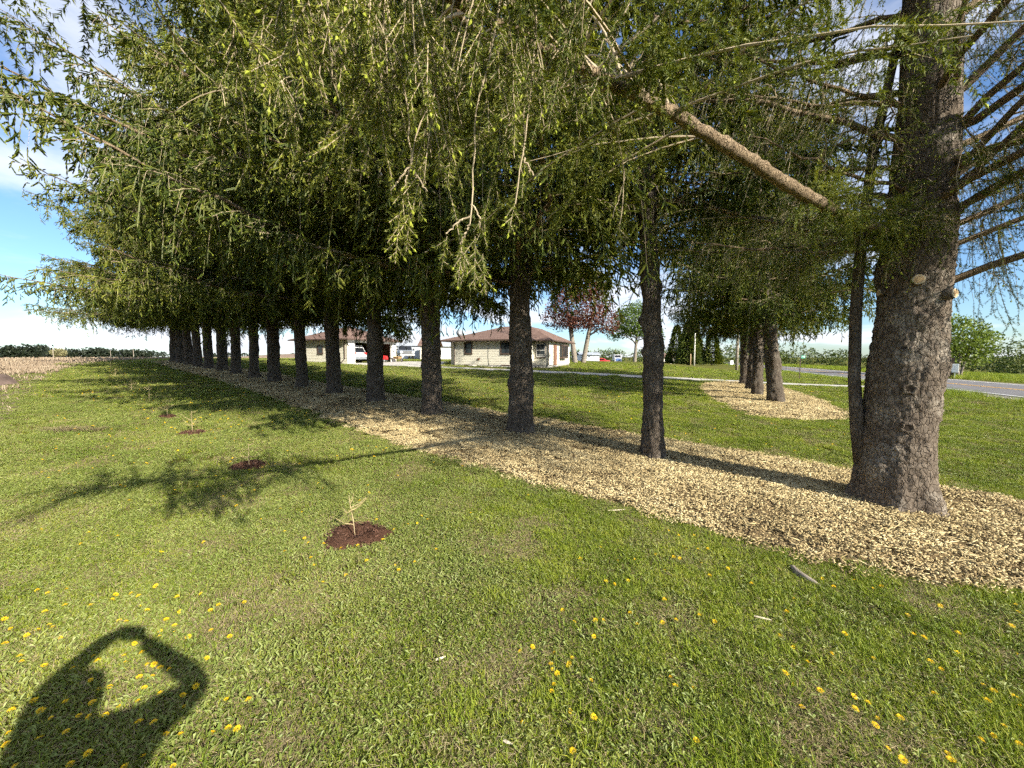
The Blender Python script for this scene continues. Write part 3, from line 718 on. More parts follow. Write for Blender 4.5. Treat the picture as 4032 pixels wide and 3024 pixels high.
simple('white_line', (.62, .62, .60), .7, .2, .1, 4)
simple('yellow_line', (.60, .36, .10), .7, .2, .1, 4)

# ---------------------------------------------------------------- the ground sheet
def axis_coords():
    a = list(np.arange(-70, 90.1, 1.25)); s = 1.6; x = 90.0; right = []
    while x < 3000: x += s; s *= 1.22; right.append(x)
    x = -70.0; s = 1.6; left = []
    while x > -3000: x -= s; s *= 1.22; left.append(x)
    return np.array(left[::-1] + a + right)
ax = axis_coords(); n = len(ax)
X, Y = np.meshgrid(ax, ax, indexing='ij')
V = np.stack([X, Y, terrain(X, Y)], -1).reshape(-1, 3)
i = (np.arange(n - 1)[:, None] * n + np.arange(n - 1)[None]).ravel()
lawn = bpy.data.objects.new('lawn', fast_mesh('lawn', V, np.stack([i, i + n, i + n + 1, i + 1], -1), MAT['lawn_ground'], smooth=True))
link(lawn); tag(lawn, kind='structure')
def inside(poly, x, y):
    x = np.asarray(x, float); y = np.asarray(y, float); r = np.zeros(x.shape, bool); p = np.array(poly)
    for (x0, y0), (x1, y1) in zip(p, np.roll(p, -1, 0)):
        c = ((y0 > y) != (y1 > y)) & (x < (x1 - x0) * (y - y0) / (y1 - y0 + 1e-12) + x0); r ^= c
    return r
def smooth_poly(poly, it=2):
    p = np.array(poly, float)
    for _ in range(it):
        q = np.roll(p, -1, 0); p = np.stack([.75 * p + .25 * q, .25 * p + .75 * q], 1).reshape(-1, 2)
    return p
def edge_dist(poly, x, y):
    p = np.array(poly); d = np.full(np.shape(x), 1e9)
    for a, b in zip(p, np.roll(p, -1, 0)):
        ab = b - a; t = np.clip(((x - a[0]) * ab[0] + (y - a[1]) * ab[1]) / max(ab @ ab, 1e-9), 0, 1)
        d = np.minimum(d, np.hypot(x - a[0] - t * ab[0], y - a[1] - t * ab[1]))
    return d
def sheet(name, poly, cell, mat, lift, mound=0.0, edge=.5, kind='structure'):
    """sheet over the terrain, triangulated on a grid clipped to the polygon's outline by snapping"""
    p = np.array(poly); lo = p.min(0) - cell; hi = p.max(0) + cell
    xs = np.arange(lo[0], hi[0], cell); ys = np.arange(lo[1], hi[1], cell)
    X, Y = np.meshgrid(xs, ys, indexing='ij'); ins = inside(p, X, Y); d = edge_dist(p, X, Y) * np.where(ins, 1, -1)
    Z = terrain(X, Y) + np.where(d > 0, lift + mound * sstep(0, edge, d), -.10 * np.clip(-d / cell, 0, 1) + lift * .2)
    kq = (d[:-1, :-1] > -cell) & (d[1:, :-1] > -cell) & (d[1:, 1:] > -cell) & (d[:-1, 1:] > -cell) & ((d[:-1, :-1] > 0) | (d[1:, :-1] > 0) | (d[1:, 1:] > 0) | (d[:-1, 1:] > 0))
    ny = len(ys); ii = (np.arange(len(xs) - 1)[:, None] * ny + np.arange(ny - 1)[None])[kq]
    o = bpy.data.objects.new(name, fast_mesh(name, np.stack([X, Y, Z], -1).reshape(-1, 3), np.stack([ii, ii + ny, ii + ny + 1, ii + 1], -1), mat, smooth=True))
    link(o); tag(o, kind=kind); return o
BED = smooth_poly([(-30.5, 32.9), (-13.7, 18.3), (-6.0, 11.0), (-2.63, 7.55), (-.67, 5.95), (.77, 4.85), (1.68, 4.2), (2.37, 3.52), (2.95, 3.18), (3.5, 2.95), (4.3, 2.75), (5.6, 2.7), (6.7, 3.3), (6.6, 4.2),
    (6.2, 5.0), (5.25, 6.2), (3.72, 7.6), (1.7, 9.1), (.5, 10.2), (-1.2, 11.4), (-3.7, 13.5), (-6.4, 15.8), (-10.4, 19.2), (-20, 27.2), (-30, 35.4), (-31.3, 34.6)], 2)
ISL = smooth_poly([(11.0, 22.4), (8.7, 17.0), (7.4, 12.6), (7.35, 11.0), (8.6, 10.7), (10.2, 11.5), (12.0, 14.4), (14.0, 18.4), (16.2, 23.2), (15.8, 26.2), (13.4, 25.9)], 2)
FIELD = smooth_poly([(-6.2, 2.0), (-7.2, 4.6), (-10.1, 7.2), (-13.7, 10.4), (-21.2, 16.8), (-31.0, 27.0), (-36.5, 36), (-38, 45), (-30, 52), (-14, 58), (-8, 80), (-10, 130), (-260, 190), (-260, -120), (-8, -60), (-4.6, -6)], 1)
sheet('wood_chip_bed', BED, .22, MAT['chip_ground'], .022, .06, .6)
sheet('wood_chip_island', ISL, .25, MAT['chip_ground'], .022, .08, .8)
sheet('stubble_field', FIELD, 1.1, MAT['stubble_ground'], .02, 0, 1)
def ribbon(name, pts, width, mat, lift, kind='structure', offs=0.0):
    P = np.array(pts, float); seg = np.linalg.norm(np.diff(P, axis=0), axis=1); s = np.concatenate([[0], np.cumsum(seg)])
    q = np.linspace(0, s[-1], max(2, int(s[-1] / 1.0))); Pc = np.stack([np.interp(q, s, P[:, 0]), np.interp(q, s, P[:, 1])], 1)
    for _ in range(6): Pc[1:-1] = (Pc[:-2] + 2 * Pc[1:-1] + Pc[2:]) / 4
    T = unit(np.gradient(Pc, axis=0)); Nn = np.stack([-T[:, 1], T[:, 0]], 1)
    cols = np.linspace(-.5, .5, max(2, int(width / 1.2) + 1)); R = Pc[:, None] + Nn[:, None] * (cols[None] * width + offs)[:, :, None]
    V = np.concatenate([R, (terrain(R[..., 0], R[..., 1]) + lift)[..., None]], -1).reshape(-1, 3)
    k = len(cols); ii = (np.arange(len(q) - 1)[:, None] * k + np.arange(k - 1)[None]).ravel()
    o = bpy.data.objects.new(name, fast_mesh(name, V, np.stack([ii, ii + 1, ii + k + 1, ii + k], -1), mat, smooth=True)); link(o); tag(o, kind=kind); return Pc
RDIR = np.array([.41, .91]) / math.hypot(.41, .91); RN = np.array([.91, -.41]) / math.hypot(.41, .91)
R0 = np.array([23.6, 17.3]) + RN * 3.4
road_pts = [R0 + RDIR * t for t in range(-90, 420, 6)]
ribbon('gravel_shoulder', road_pts, 9.0, MAT['gravel_shoulder'], .035)
ribbon('road', road_pts, 7.2, MAT['asphalt'], .055)
for nm, off in (('edge_line', -3.3), ('edge_line', 3.3)): ribbon(nm, road_pts, .16, MAT['white_line'], .064, offs=off)
for off in (-.16, .16): ribbon('centre_line', road_pts, .13, MAT['yellow_line'], .064, offs=off)
DRIVE = [(-16, 37.3), (-12.2, 35.0), (-6.15, 33.2), (-.33, 30.9), (5.29, 28.4), (9.04, 27.6), (14, 27.6), (18, 26.9), (21.5, 25.6), (24.5, 24.2)]
ribbon('driveway', DRIVE, 2.3, MAT['concrete_drive'], .03)
APRON = [(-15.3, 37.6), (-12.6, 44.4), (-7.5, 46), (-6.6, 38), (-8.5, 33.6), (-12.2, 35)]
sheet('drive_apron', APRON, .5, MAT['concrete_drive'], .026)

# ---------------------------------------------------------------- scatter with geometry nodes (for what nobody could count)
def scatter(name, P, rot, scl, idx, protos, label, cat):
    me = bpy.data.meshes.new(name); me.vertices.add(len(P)); me.vertices.foreach_set('co', np.ascontiguousarray(P, np.float32).ravel())
    for nm, typ, arr, f in (('rot', 'FLOAT_VECTOR', rot, 'vector'), ('scl', 'FLOAT', scl, 'value'), ('pick', 'INT', idx, 'value')):
        a = me.attributes.new(nm, typ, 'POINT'); a.data.foreach_set(f, np.ascontiguousarray(arr, np.int32 if typ == 'INT' else np.float32).ravel())
    o = bpy.data.objects.new(name, me); link(o); tag(o, label, cat, kind='stuff')
    for p in protos:
        for m in p.data.materials:
            if m.name not in [x.name for x in me.materials]: me.materials.append(m)
    ng = bpy.data.node_groups.new(name, 'GeometryNodeTree')
    ng.interface.new_socket('Geometry', in_out='INPUT', socket_type='NodeSocketGeometry')
    ng.interface.new_socket('Geometry', in_out='OUTPUT', socket_type='NodeSocketGeometry')
    gi = ng.nodes.new('NodeGroupInput'); go = ng.nodes.new('NodeGroupOutput'); j = ng.nodes.new('GeometryNodeJoinGeometry')
    for p in reversed(protos):
        oi = ng.nodes.new('GeometryNodeObjectInfo'); oi.inputs['Object'].default_value = p; oi.inputs['As Instance'].default_value = False
        g2 = ng.nodes.new('GeometryNodeGeometryToInstance'); ng.links.new(oi.outputs['Geometry'], g2.inputs[0]); ng.links.new(g2.outputs[0], j.inputs[0])
    ip = ng.nodes.new('GeometryNodeInstanceOnPoints'); ip.inputs['Pick Instance'].default_value = True
    ng.links.new(gi.outputs[0], ip.inputs['Points']); ng.links.new(j.outputs[0], ip.inputs['Instance'])
    for nm, dt, sock in (('rot', 'FLOAT_VECTOR', 'Rotation'), ('scl', 'FLOAT', 'Scale'), ('pick', 'INT', 'Instance Index')):
        na = ng.nodes.new('GeometryNodeInputNamedAttribute'); na.data_type = dt; na.inputs['Name'].default_value = nm
        ng.links.new(na.outputs[0], ip.inputs[sock])
    ng.links.new(ip.outputs[0], go.inputs[0])
    md = o.modifiers.new('scatter', 'NODES'); md.node_group = ng
    return o
def proto(name, me): return bpy.data.objects.new(name, me)
def blades(rng, n, rad, h, w, lean, seg=3):
    """curved tapering grass blades -> V, F(tri)"""
    a = rng.uniform(0, 6.283, n); r = rad * np.sqrt(rng.random(n)); o = np.stack([r * np.cos(a), r * np.sin(a), np.full(n, -.004)], 1)
    d = rng.uniform(0, 6.283, n); dv = np.stack([np.cos(d), np.sin(d), 0 * d], 1); sv = np.stack([-np.sin(d), np.cos(d), 0 * d], 1)
    hh = rng.uniform(*h, n); ln = rng.uniform(*lean, n); ww = rng.uniform(*w, n)
    t = np.array([0, .5, 1.0]); pts = o[:, None] + dv[:, None] * (hh * ln)[:, None, None] * (t ** 1.7)[None, :, None]
    pts[:, :, 2] += hh[:, None] * (t[None] * np.sqrt(np.maximum(0, 1 - (ln[:, None] * .75 * t[None]) ** 2)))
    tw = rng.uniform(-.5, .5, n); sv = sv + np.array([0, 0, 1]) * tw[:, None]
    L = pts - sv[:, None] * (ww[:, None] * np.array([.8, 1, .0])[None] / 2)[:, :, None]; R = pts + sv[:, None] * (ww[:, None] * np.array([.8, 1, .0])[None] / 2)[:, :, None]
    V = np.stack([L[:, 0], R[:, 0], L[:, 1], R[:, 1], pts[:, 2]], 1).reshape(-1, 3)
    F = np.array([[0, 1, 3], [0, 3, 2], [2, 3, 4]])[None] + (np.arange(n) * 5)[:, None, None]
    return V, F.reshape(-1, 3)
def leaves(rng, n, rad, l, w, up):
    """broad weed leaves: folded diamonds"""
    a = rng.uniform(0, 6.283, n); r = rad * np.sqrt(rng.random(n)); o = np.stack([r * np.cos(a), r * np.sin(a), rng.uniform(.0, .025, n)], 1)
    d = rng.uniform(0, 6.283, n); e = rng.uniform(*up, n); dv = np.stack([np.cos(d) * np.cos(e), np.sin(d) * np.cos(e), np.sin(e)], 1); sv = np.stack([-np.sin(d), np.cos(d), rng.uniform(-.4, .4, n)], 1)
    ll = rng.uniform(*l, n)[:, None]; ww = rng.uniform(*w, n)[:, None]
    V = np.stack([o, o + dv * ll * .55 + sv * ww * .5 + [0, 0, .006], o + dv * ll * .55, o + dv * ll * .55 - sv * ww * .5 + [0, 0, .006], o + dv * ll], 1).reshape(-1, 3)
    F = np.array([[0, 2, 1], [0, 3, 2], [1, 2, 4], [2, 3, 4]])[None] + (np.arange(n) * 5)[:, None, None]
    return V, F.reshape(-1, 3)
leafmat('lawn_grass', [(0.05, (.085, .135, .010)), (0.5, (.22, .29, .020)), (0.95, (.42, .42, .065))], 0.30)
leafmat('weed_leaf', [(0.1, (.13, .18, .030)), (0.9, (.30, .33, .10))], 0.25, rough=.5, spec=.3)
leafmat('dry_grass', [(0.1, (.20, .155, .075)), (0.9, (.40, .335, .19))], 0.15, rough=.9)
GM = [MAT['lawn_grass'], MAT['weed_leaf'], MAT['dry_grass']]
def grass_proto(seed, ng, nw_, nd, h=(.018, .050), rad=.13):
    rng = np.random.default_rng(seed); A = Acc()
    if ng: V, F = blades(rng, ng, rad, h, (.0022, .0045), (.3, 1.15)); A.add(V, F, 0)
    if nw_: V, F = leaves(rng, nw_, rad, (.016, .045), (.006, .014), (.0, .8)); A.add(V, F, 1)
    if nd: V, F = blades(rng, nd, rad, (.025, .06), (.0015, .0035), (.9, 1.3)); A.add(V, F, 2)
    return proto('grass_tuft', A.mesh('grass_tuft', GM))
G_PROTOS = [grass_proto(1, 230, 10, 60), grass_proto(2, 190, 36, 70), grass_proto(3, 120, 80, 70), grass_proto(4, 90, 18, 210), grass_proto(5, 260, 6, 30, (.03, .075)), grass_proto(6, 150, 50, 90)]
rngG = np.random.default_rng(77)
def wedge(n, d0, d1, r0, r1):
    """random ground points in front of the standing point, uniform per area"""
    d = np.sqrt(rngG.uniform(d0 * d0, d1 * d1, n)); r = rngG.uniform(r0, r1, n); return d * r, d
RINGS = [(-1.52, 3.62, .31), (-3.93, 5.65, .26), (-6.4, 7.62, .22), (-8.36, 9.25, .18)]
drive_c = np.array(DRIVE)
def line_dist(pts, x, y):
    p = np.array(pts); d = np.full(np.shape(x), 1e9)
    for a, b in zip(p[:-1], p[1:]):
        ab = b - a; t = np.clip(((x - a[0]) * ab[0] + (y - a[1]) * ab[1]) / (ab @ ab), 0, 1); d = np.minimum(d, np.hypot(x - a[0] - t * ab[0], y - a[1] - t * ab[1]))
    return d
def vnoise(x, y, s, seed=0):
    """cheap smooth noise in 0..1"""
    v = 0
    for k in range(5):
        a = seed * 1.7 + k * 2.4; f = s * (1 + .55 * k); v = v + np.sin(x * f * math.cos(a) + y * f * math.sin(a) + a * 5) * np.cos(y * f * math.cos(a * 1.3) - x * f * .7 * math.sin(a) + a) / (1 + .4 * k)
    return np.clip(.5 + .28 * v, 0, 1)
def lawn_ok(x, y):
    jx = x + .22 * (vnoise(x, y, 9, 5) - .5); jy = y + .22 * (vnoise(x, y, 9, 6) - .5)
    ok = ~inside(BED, jx, jy) & ~inside(ISL, jx, jy) & ~inside(APRON, x, y)
    ok &= line_dist(drive_c, x, y) > 1.2
    n_ = .91 * (x - 23) - .41 * (y - 17.3); ok &= (n_ < -.9)
    u_ = (x + 5.6) * .927 - (y - 37.5) * .375; v_ = (x + 5.6) * .375 + (y - 37.5) * .927
    ok &= ~((u_ > -1.3) & (u_ < 9.5) & (v_ > -.7) & (v_ < 11)); ok &= ~((u_ > -17) & (u_ < -8) & (v_ > -4.5) & (v_ < 6))
    for a, b, r in RINGS: ok &= np.hypot(x - a, y - b) > r * .78
    fd = inside(FIELD, x, y); ok &= ~(fd & (edge_dist(FIELD, x, y) > .5 + .9 * vnoise(x, y, 1.1, 3)))
    return ok
gx, gy, gs = [], [], []
for n_, d0, d1, r0, r1, s0, s1 in ((6800, .9, 5.5, -1.62, 1.62, .85, 1.15), (8500, 5.5, 12, -1.6, 1.6, 1.05, 1.45), (9000, 12, 26, -1.5, 1.55, 1.5, 2.2), (8000, 26, 52, -1.35, .9, 2.4, 3.4)):
    x, y = wedge(n_, d0, d1, r0, r1); k = lawn_ok(x, y); gx.append(x[k]); gy.append(y[k]); gs.append(rngG.uniform(s0, s1, k.sum()))
gx, gy, gs = map(np.concatenate, (gx, gy, gs))
# what grows where: broad weeds towards the left, thatch patches, lush grass towards the right and under the trees
wn_ = vnoise(gx, gy, 1.5, 1); dn_ = vnoise(gx, gy, 3.4, 2); lush = sstep(-1.5, 2.5, gx - gy * .15 + 2 * (vnoise(gx, gy, .9, 4) - .5))
u = rngG.random(len(gx))
pick = np.where(dn_ + .5 * (rngG.random(len(gx)) - .5) > .74, 3, np.where(u < lush * .62, np.where(u < .28, 4, 0), np.where(wn_ > .55, 2, np.where(wn_ > .38, 5, 1))))
pick = np.where((gy > 12) & (pick == 2), 1, pick)
rot = np.stack([rngG.normal(0, .06, len(gx)), rngG.normal(0, .06, len(gx)), rngG.uniform(0, 6.283, len(gx))], 1)
scatter('grass', np.stack([gx, gy, terrain(gx, gy)], 1), rot, gs, pick, G_PROTOS, 'short mown lawn grass with broad weeds and dry thatch', 'grass')

# wood chips
leafmat('wood_chip', [(0.05, (.08, .06, .035)), (0.3, (.29, .215, .105)), (0.6, (.50, .40, .205)), (0.95, (.72, .61, .36))], 0.0, rough=.9)
def chip_proto(seed, n, rad, l, w):
    rng = np.random.default_rng(seed); A = Acc()
    a = rng.uniform(0, 6.283, n); r = rad * np.sqrt(rng.random(n)); o = np.stack([r * np.cos(a), r * np.sin(a), rng.uniform(.0, .022, n)], 1)
    d = rng.uniform(0, 6.283, n); e = rng.normal(0, .28, n); X = np.stack([np.cos(d) * np.cos(e), np.sin(d) * np.cos(e), np.sin(e)], 1)
    Yv = unit(np.stack([-np.sin(d), np.cos(d), rng.normal(0, .35, n)], 1)); Zv = np.cross(X, Yv)
    ll = rng.uniform(*l, n)[:, None] / 2; ww = rng.uniform(*w, n)[:, None] / 2; tt = rng.uniform(.0015, .004, n)[:, None]
    sk = rng.uniform(.3, 1, n)[:, None]
    c = [o - X * ll - Yv * ww * sk, o + X * ll - Yv * ww, o + X * ll * .8 + Yv * ww, o - X * ll * .9 + Yv * ww * sk]
    V = np.stack([q + Zv * tt for q in c] + [q - Zv * tt for q in c], 1).reshape(-1, 3)
    F = np.array([[0, 1, 2], [0, 2, 3], [0, 4, 5], [0, 5, 1], [1, 5, 6], [1, 6, 2], [2, 6, 7], [2, 7, 3], [3, 7, 4], [3, 4, 0]])[None] + (np.arange(n) * 8)[:, None, None]
    A.add(V, F.reshape(-1, 3), 0); return proto('chip_handful', A.mesh('chip_handful', [MAT['wood_chip']]))
C_PROTOS = [chip_proto(1, 60, .13, (.014, .045), (.005, .013)), chip_proto(2, 60, .13, (.012, .038), (.005, .016)), chip_proto(3, 44, .14, (.02, .06), (.003, .009)), chip_proto(4, 9, .18, (.06, .18), (.003, .007))]
def chip_points(poly, lst):
    xs, ys, ss = [], [], []
    for n_, d0, d1, r0, r1, s0, s1 in lst:
        x, y = wedge(n_, d0, d1, r0, r1); x = x; k = inside(poly, x + rngG.normal(0, .06, n_), y + rngG.normal(0, .06, n_)); xs.append(x[k]); ys.append(y[k]); ss.append(rngG.uniform(s0, s1, k.sum()))
    x, y, s_ = map(np.concatenate, (xs, ys, ss)); d = edge_dist(poly, x, y)
    z = terrain(x, y) + .022 + .06 * sstep(0, .6, d)
    rt = np.stack([rngG.normal(0, .1, len(x)), rngG.normal(0, .1, len(x)), rngG.uniform(0, 6.283, len(x))], 1)
    pk = rngG.choice(4, len(x), p=[.42, .33, .17, .08]); return np.stack([x, y, z], 1), rt, s_, pk
P, rt, s_, pk = chip_points(BED, ((9000, 2.4, 8, -1.2, 2.2, .85, 1.2), (16000, 8, 20, -1.2, .6, 1.2, 1.8), (9000, 20, 36, -1.05, -.6, 2, 2.8)))
scatter('wood_chips', P, rt, s_, pk, C_PROTOS, 'pale wood chips spread under the long spruce row', 'wood chips')
P, rt, s_, pk = chip_points(ISL, ((9000, 10, 27, .45, 1.0, 1.2, 1.7),))
scatter('wood_chips', P, rt, s_, pk, C_PROTOS, 'pale wood chips spread round the four island spruces', 'wood chips')
# corn stubble: flat residue and short broken stalks
leafmat('corn_residue', [(0.05, (.17, .12, .08)), (0.5, (.30, .23, .16)), (0.95, (.46, .38, .27))], 0.1, rough=.9)
def straw_proto(seed, n, rad, l, w, stalks):
    rng = np.random.default_rng(seed); A = Acc()
    V, F = blades(rng, n, rad, l, w, (1.15, 1.33)); V[:, 2] *= .35; A.add(V, F, 0)
    if stalks:
        p = np.zeros((stalks, 3, 3)); a = rng.uniform(0, 6.28, stalks); p[:, :, 0] = (rad * .8 * np.cos(a))[:, None]; p[:, :, 1] = (rad * .8 * np.sin(a))[:, None]
        p[:, :, 2] = np.array([0, .5, 1])[None] * rng.uniform(.05, .13, stalks)[:, None]; p[:, :, 0] += p[:, :, 2] * rng.normal(0, .3, stalks)[:, None]
        Vt, Q = np_tubes(p, np.full((stalks, 3), .012), 5); A.add(Vt, Q, 0)
    return proto('straw', A.mesh('straw', [MAT['corn_residue']]))
S_PROTOS = [straw_proto(1, 60, .3, (.04, .16), (.006, .014), 0), straw_proto(2, 44, .3, (.05, .2), (.005, .012), 1), straw_proto(3, 24, .3, (.1, .35), (.008, .02), 5)]
xs, ys, ss = [], [], []
for n_, d0, d1, r0, r1, s0, s1 in ((2500, 3, 12, -1.75, -.9, .8, 1.1), (6000, 12, 30, -1.6, -.9, 1.1, 1.7), (7000, 30, 60, -1.5, -.55, 1.7, 2.6)):
    x, y = wedge(n_, d0, d1, r0, r1); k = inside(FIELD, x, y) & (vnoise(x, y, .8, 8) > .22); xs.append(x[k]); ys.append(y[k]); ss.append(rngG.uniform(s0, s1, k.sum()))
x, y, s_ = map(np.concatenate, (xs, ys, ss)); far = np.hypot(x, y) > 32
pk = np.where(far, rngG.choice(3, len(x), p=[.4, .3, .3]), rngG.choice(3, len(x), p=[.85, .13, .02]))
scatter('corn_stubble', np.stack([x, y, terrain(x, y) + .02], 1), np.stack([0 * x, 0 * x, rngG.uniform(0, 6.28, len(x))], 1), s_, pk, S_PROTOS, 'dry corn stubble and flattened residue on the field', 'stubble')
# rough verge along the road and the green field beyond it
V_PROTO = [grass_proto(21, 120, 10, 10, (.12, .30), .22), grass_proto(22, 70, 40, 10, (.10, .25), .25)]
tt_ = rngG.uniform(-20, 150, 5200); side_ = rngG.random(5200) < .30
nn_ = np.where(side_, rngG.uniform(-2.6, -1.0, 5200), 8.6 + rngG.random(5200) ** 1.5 * 42)
P2 = np.array([23.6, 17.3])[None] + RDIR[None] * tt_[:, None] + RN[None] * nn_[:, None]
k = (line_dist(drive_c, P2[:, 0], P2[:, 1]) > 1.5); P2 = P2[k]; nn_ = nn_[k]
scatter('roadside_weeds', np.concatenate([P2, terrain(P2[:, 0], P2[:, 1])[:, None]], 1), np.stack([0 * nn_, 0 * nn_, rngG.uniform(0, 6.28, len(nn_))], 1), rngG.uniform(.9, 1.6, len(nn_)) * np.where(nn_ > 5, 1.6, 1), rngG.integers(0, 2, len(nn_)), V_PROTO, 'rank green weeds along both sides of the road', 'weeds')
# ---------------------------------------------------------------- house, garage, sheds
simple('siding', (.60, .57, .47), .7, .2, .06, 3)
simple('siding_trim', (.66, .63, .54), .6, .3, .05, 3)
simple('brown_trim', (.085, .058, .045), .6, .3, .15, 4)
simple('foundation', (.34, .33, .31), .9, .1, .15, 5, .3)
simple('brown_door', (.20, .10, .06), .5, .4, .15, 3)
simple('white_paint', (.72, .71, .66), .6, .3, .04, 3)
simple('galvanised', (.42, .45, .48), .5, .4, .1, 2, metal=.2)
simple('pale_metal', (.50, .54, .57), .5, .3, .1, 2)
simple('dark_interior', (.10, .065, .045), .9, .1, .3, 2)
simple('white_car', (.72, .73, .74), .25, .5, .02, 2)
simple('grey_car', (.20, .22, .24), .3, .5, .05, 2)
simple('black_plastic', (.02, .02, .022), .5, .4, .1, 6)
simple('tyre', (.022, .022, .022), .85, .2, .2, 9)
simple('rim_metal', (.45, .46, .47), .35, .5, .1, 4, metal=.6)
simple('red_paint', (.50, .025, .025), .35, .5, .05, 3)
simple('blue_paint', (.10, .17, .36), .35, .5, .05, 3)
simple('tail_light', (.42, .03, .03), .2, .6, .05, 8)
simple('amber', (.60, .22, .03), .3, .5, .05, 8)
simple('head_light', (.65, .67, .68), .15, .7, .03, 8)
simple('grey_fabric', (.12, .12, .13), .9, .1, .1, 8)
simple('tan_plywood', (.52, .36, .19), .8, .2, .15, 4)
simple('weathered_wood', (.34, .29, .23), .9, .1, .2, 5, .3)
simple('dark_wood', (.10, .075, .055), .9, .1, .2, 5, .3)
simple('sign_green', (.02, .26, .17), .5, .4, .03, 4)
simple('sign_white', (.80, .82, .80), .5, .3, .02, 4)
simple('sign_post', (.09, .06, .045), .7, .3, .2, 8)
simple('rust_metal', (.15, .11, .095), .7, .3, .35, 3, .2, metal=.1)
simple('edging_stone', (.46, .42, .36), .9, .1, .2, 6, .3)
def glassmat(name, col):
    m, t, b = nodes_of(name, .06, .6); b.inputs['Base Color'].default_value = (*col, 1); return m
glassmat('window_glass', (.02, .025, .03)); glassmat('car_glass', (.012, .014, .017))
def roofmat():
    m, t, b = nodes_of('brown_shingles', .95, .08)
    c = t.nodes.new('ShaderNodeTexCoord'); br = N(t, 'ShaderNodeTexBrick', i_Scale=1.0, i_Mortar_Size=.012)
    br.inputs['Brick Width'].default_value = .32; br.inputs['Row Height'].default_value = .14
    br.inputs['Color1'].default_value = (.155, .105, .088, 1); br.inputs['Color2'].default_value = (.205, .145, .12, 1); br.inputs['Mortar'].default_value = (.10, .06, .05, 1)
    t.links.new(c.outputs['Object'], br.inputs['Vector'])
    n = N(t, 'ShaderNodeTexNoise', i_Scale=7.0, i_Detail=5.0); t.links.new(c.outputs['Object'], n.inputs['Vector'])
    t.links.new(mixrgb(t, .5, br.outputs['Color'], rampnode(t, n.outputs['Fac'], [(.3, (.7, .65, .6)), (.7, (1.2, 1.15, 1.1))]), 'MULTIPLY'), b.inputs['Base Color'])
roofmat()
HROT = -math.atan2(.375, .927)
def clap(parent, p0, p1, z0, z1, out, course=.155, name='siding', mat='siding'):
    """lapped boards on the wall from p0 to p1; out is the outward unit normal"""
    m = MB(); z = z0
    while z < z1 - .01:
        zt = min(z + course, z1)
        a = (p0[0] + out[0] * .024, p0[1] + out[1] * .024); b = (p1[0] + out[0] * .024, p1[1] + out[1] * .024); a2 = (p0[0] + out[0] * .004, p0[1] + out[1] * .004); b2 = (p1[0] + out[0] * .004, p1[1] + out[1] * .004)
        m.quad((*a, z), (*b, z), (*b2, zt), (*a2, zt)); m.quad((*a2, z), (*b2, z), (*b, z), (*a, z)); z = zt
    o = m.build(name, MAT[mat], parent); return o
def wbox(m, p0, d, o, s0, s1, t0, t1, z0, z1):
    """box on a wall: along d from s0..s1, out along o from t0..t1"""
    def P(s, t, z): return (p0[0] + d[0] * s + o[0] * t, p0[1] + d[1] * s + o[1] * t, z)
    v = [P(s, t, z) for z in (z0, z1) for t in (t0, t1) for s in (s0, s1)]
    m.add(v, [(0, 2, 3, 1), (4, 5, 7, 6), (0, 1, 5, 4), (2, 6, 7, 3), (0, 4, 6, 2), (1, 3, 7, 5)])
def window(parent, p0, d, o, s0, s1, z0, z1, trim='brown_trim', sash='brown_trim', mid=True, blind=False):
    m = MB(); w = .055
    for a in ((s0 - w, s0, z0 - w, z1 + w), (s1, s1 + w, z0 - w, z1 + w), (s0, s1, z1, z1 + w), (s0, s1, z0 - w, z0)): wbox(m, p0, d, o, a[0], a[1], 0, .07, a[2], a[3])
    win = m.build('window', MAT[trim], parent)
    m = MB(); sw = .05
    for a in ((s0, s0 + sw, z0, z1), (s1 - sw, s1, z0, z1), (s0 + sw, s1 - sw, z1 - sw, z1), (s0 + sw, s1 - sw, z0, z0 + sw)) + (((s0 + sw, s1 - sw, (z0 + z1) / 2 - .025, (z0 + z1) / 2 + .025),) if mid else ()):
        wbox(m, p0, d, o, a[0], a[1], .002, .055, a[2], a[3])
    m.build('sash', MAT[sash], win)
    for za, zb in (((z0 + sw, (z0 + z1) / 2 - .025), ((z0 + z1) / 2 + .025, z1 - sw)) if mid else ((z0 + sw, z1 - sw),)):
        m = MB(); wbox(m, p0, d, o, s0 + sw, s1 - sw, .028, .034, za, zb); m.build('pane', MAT['window_glass'], win)
    if blind:
        m = MB(); wbox(m, p0, d, o, s0 + sw + .1, s1 - sw - .1, .036, .044, z0 + .16, z0 + .2); m.build('sash_rail', MAT['white_paint'], win)
    m = MB(); wbox(m, p0, d, o, s0 - .08, s1 + .08, .0, .1, z0 - w - .03, z0 - w - .002); m.build('sill', MAT[trim], win)
    return win
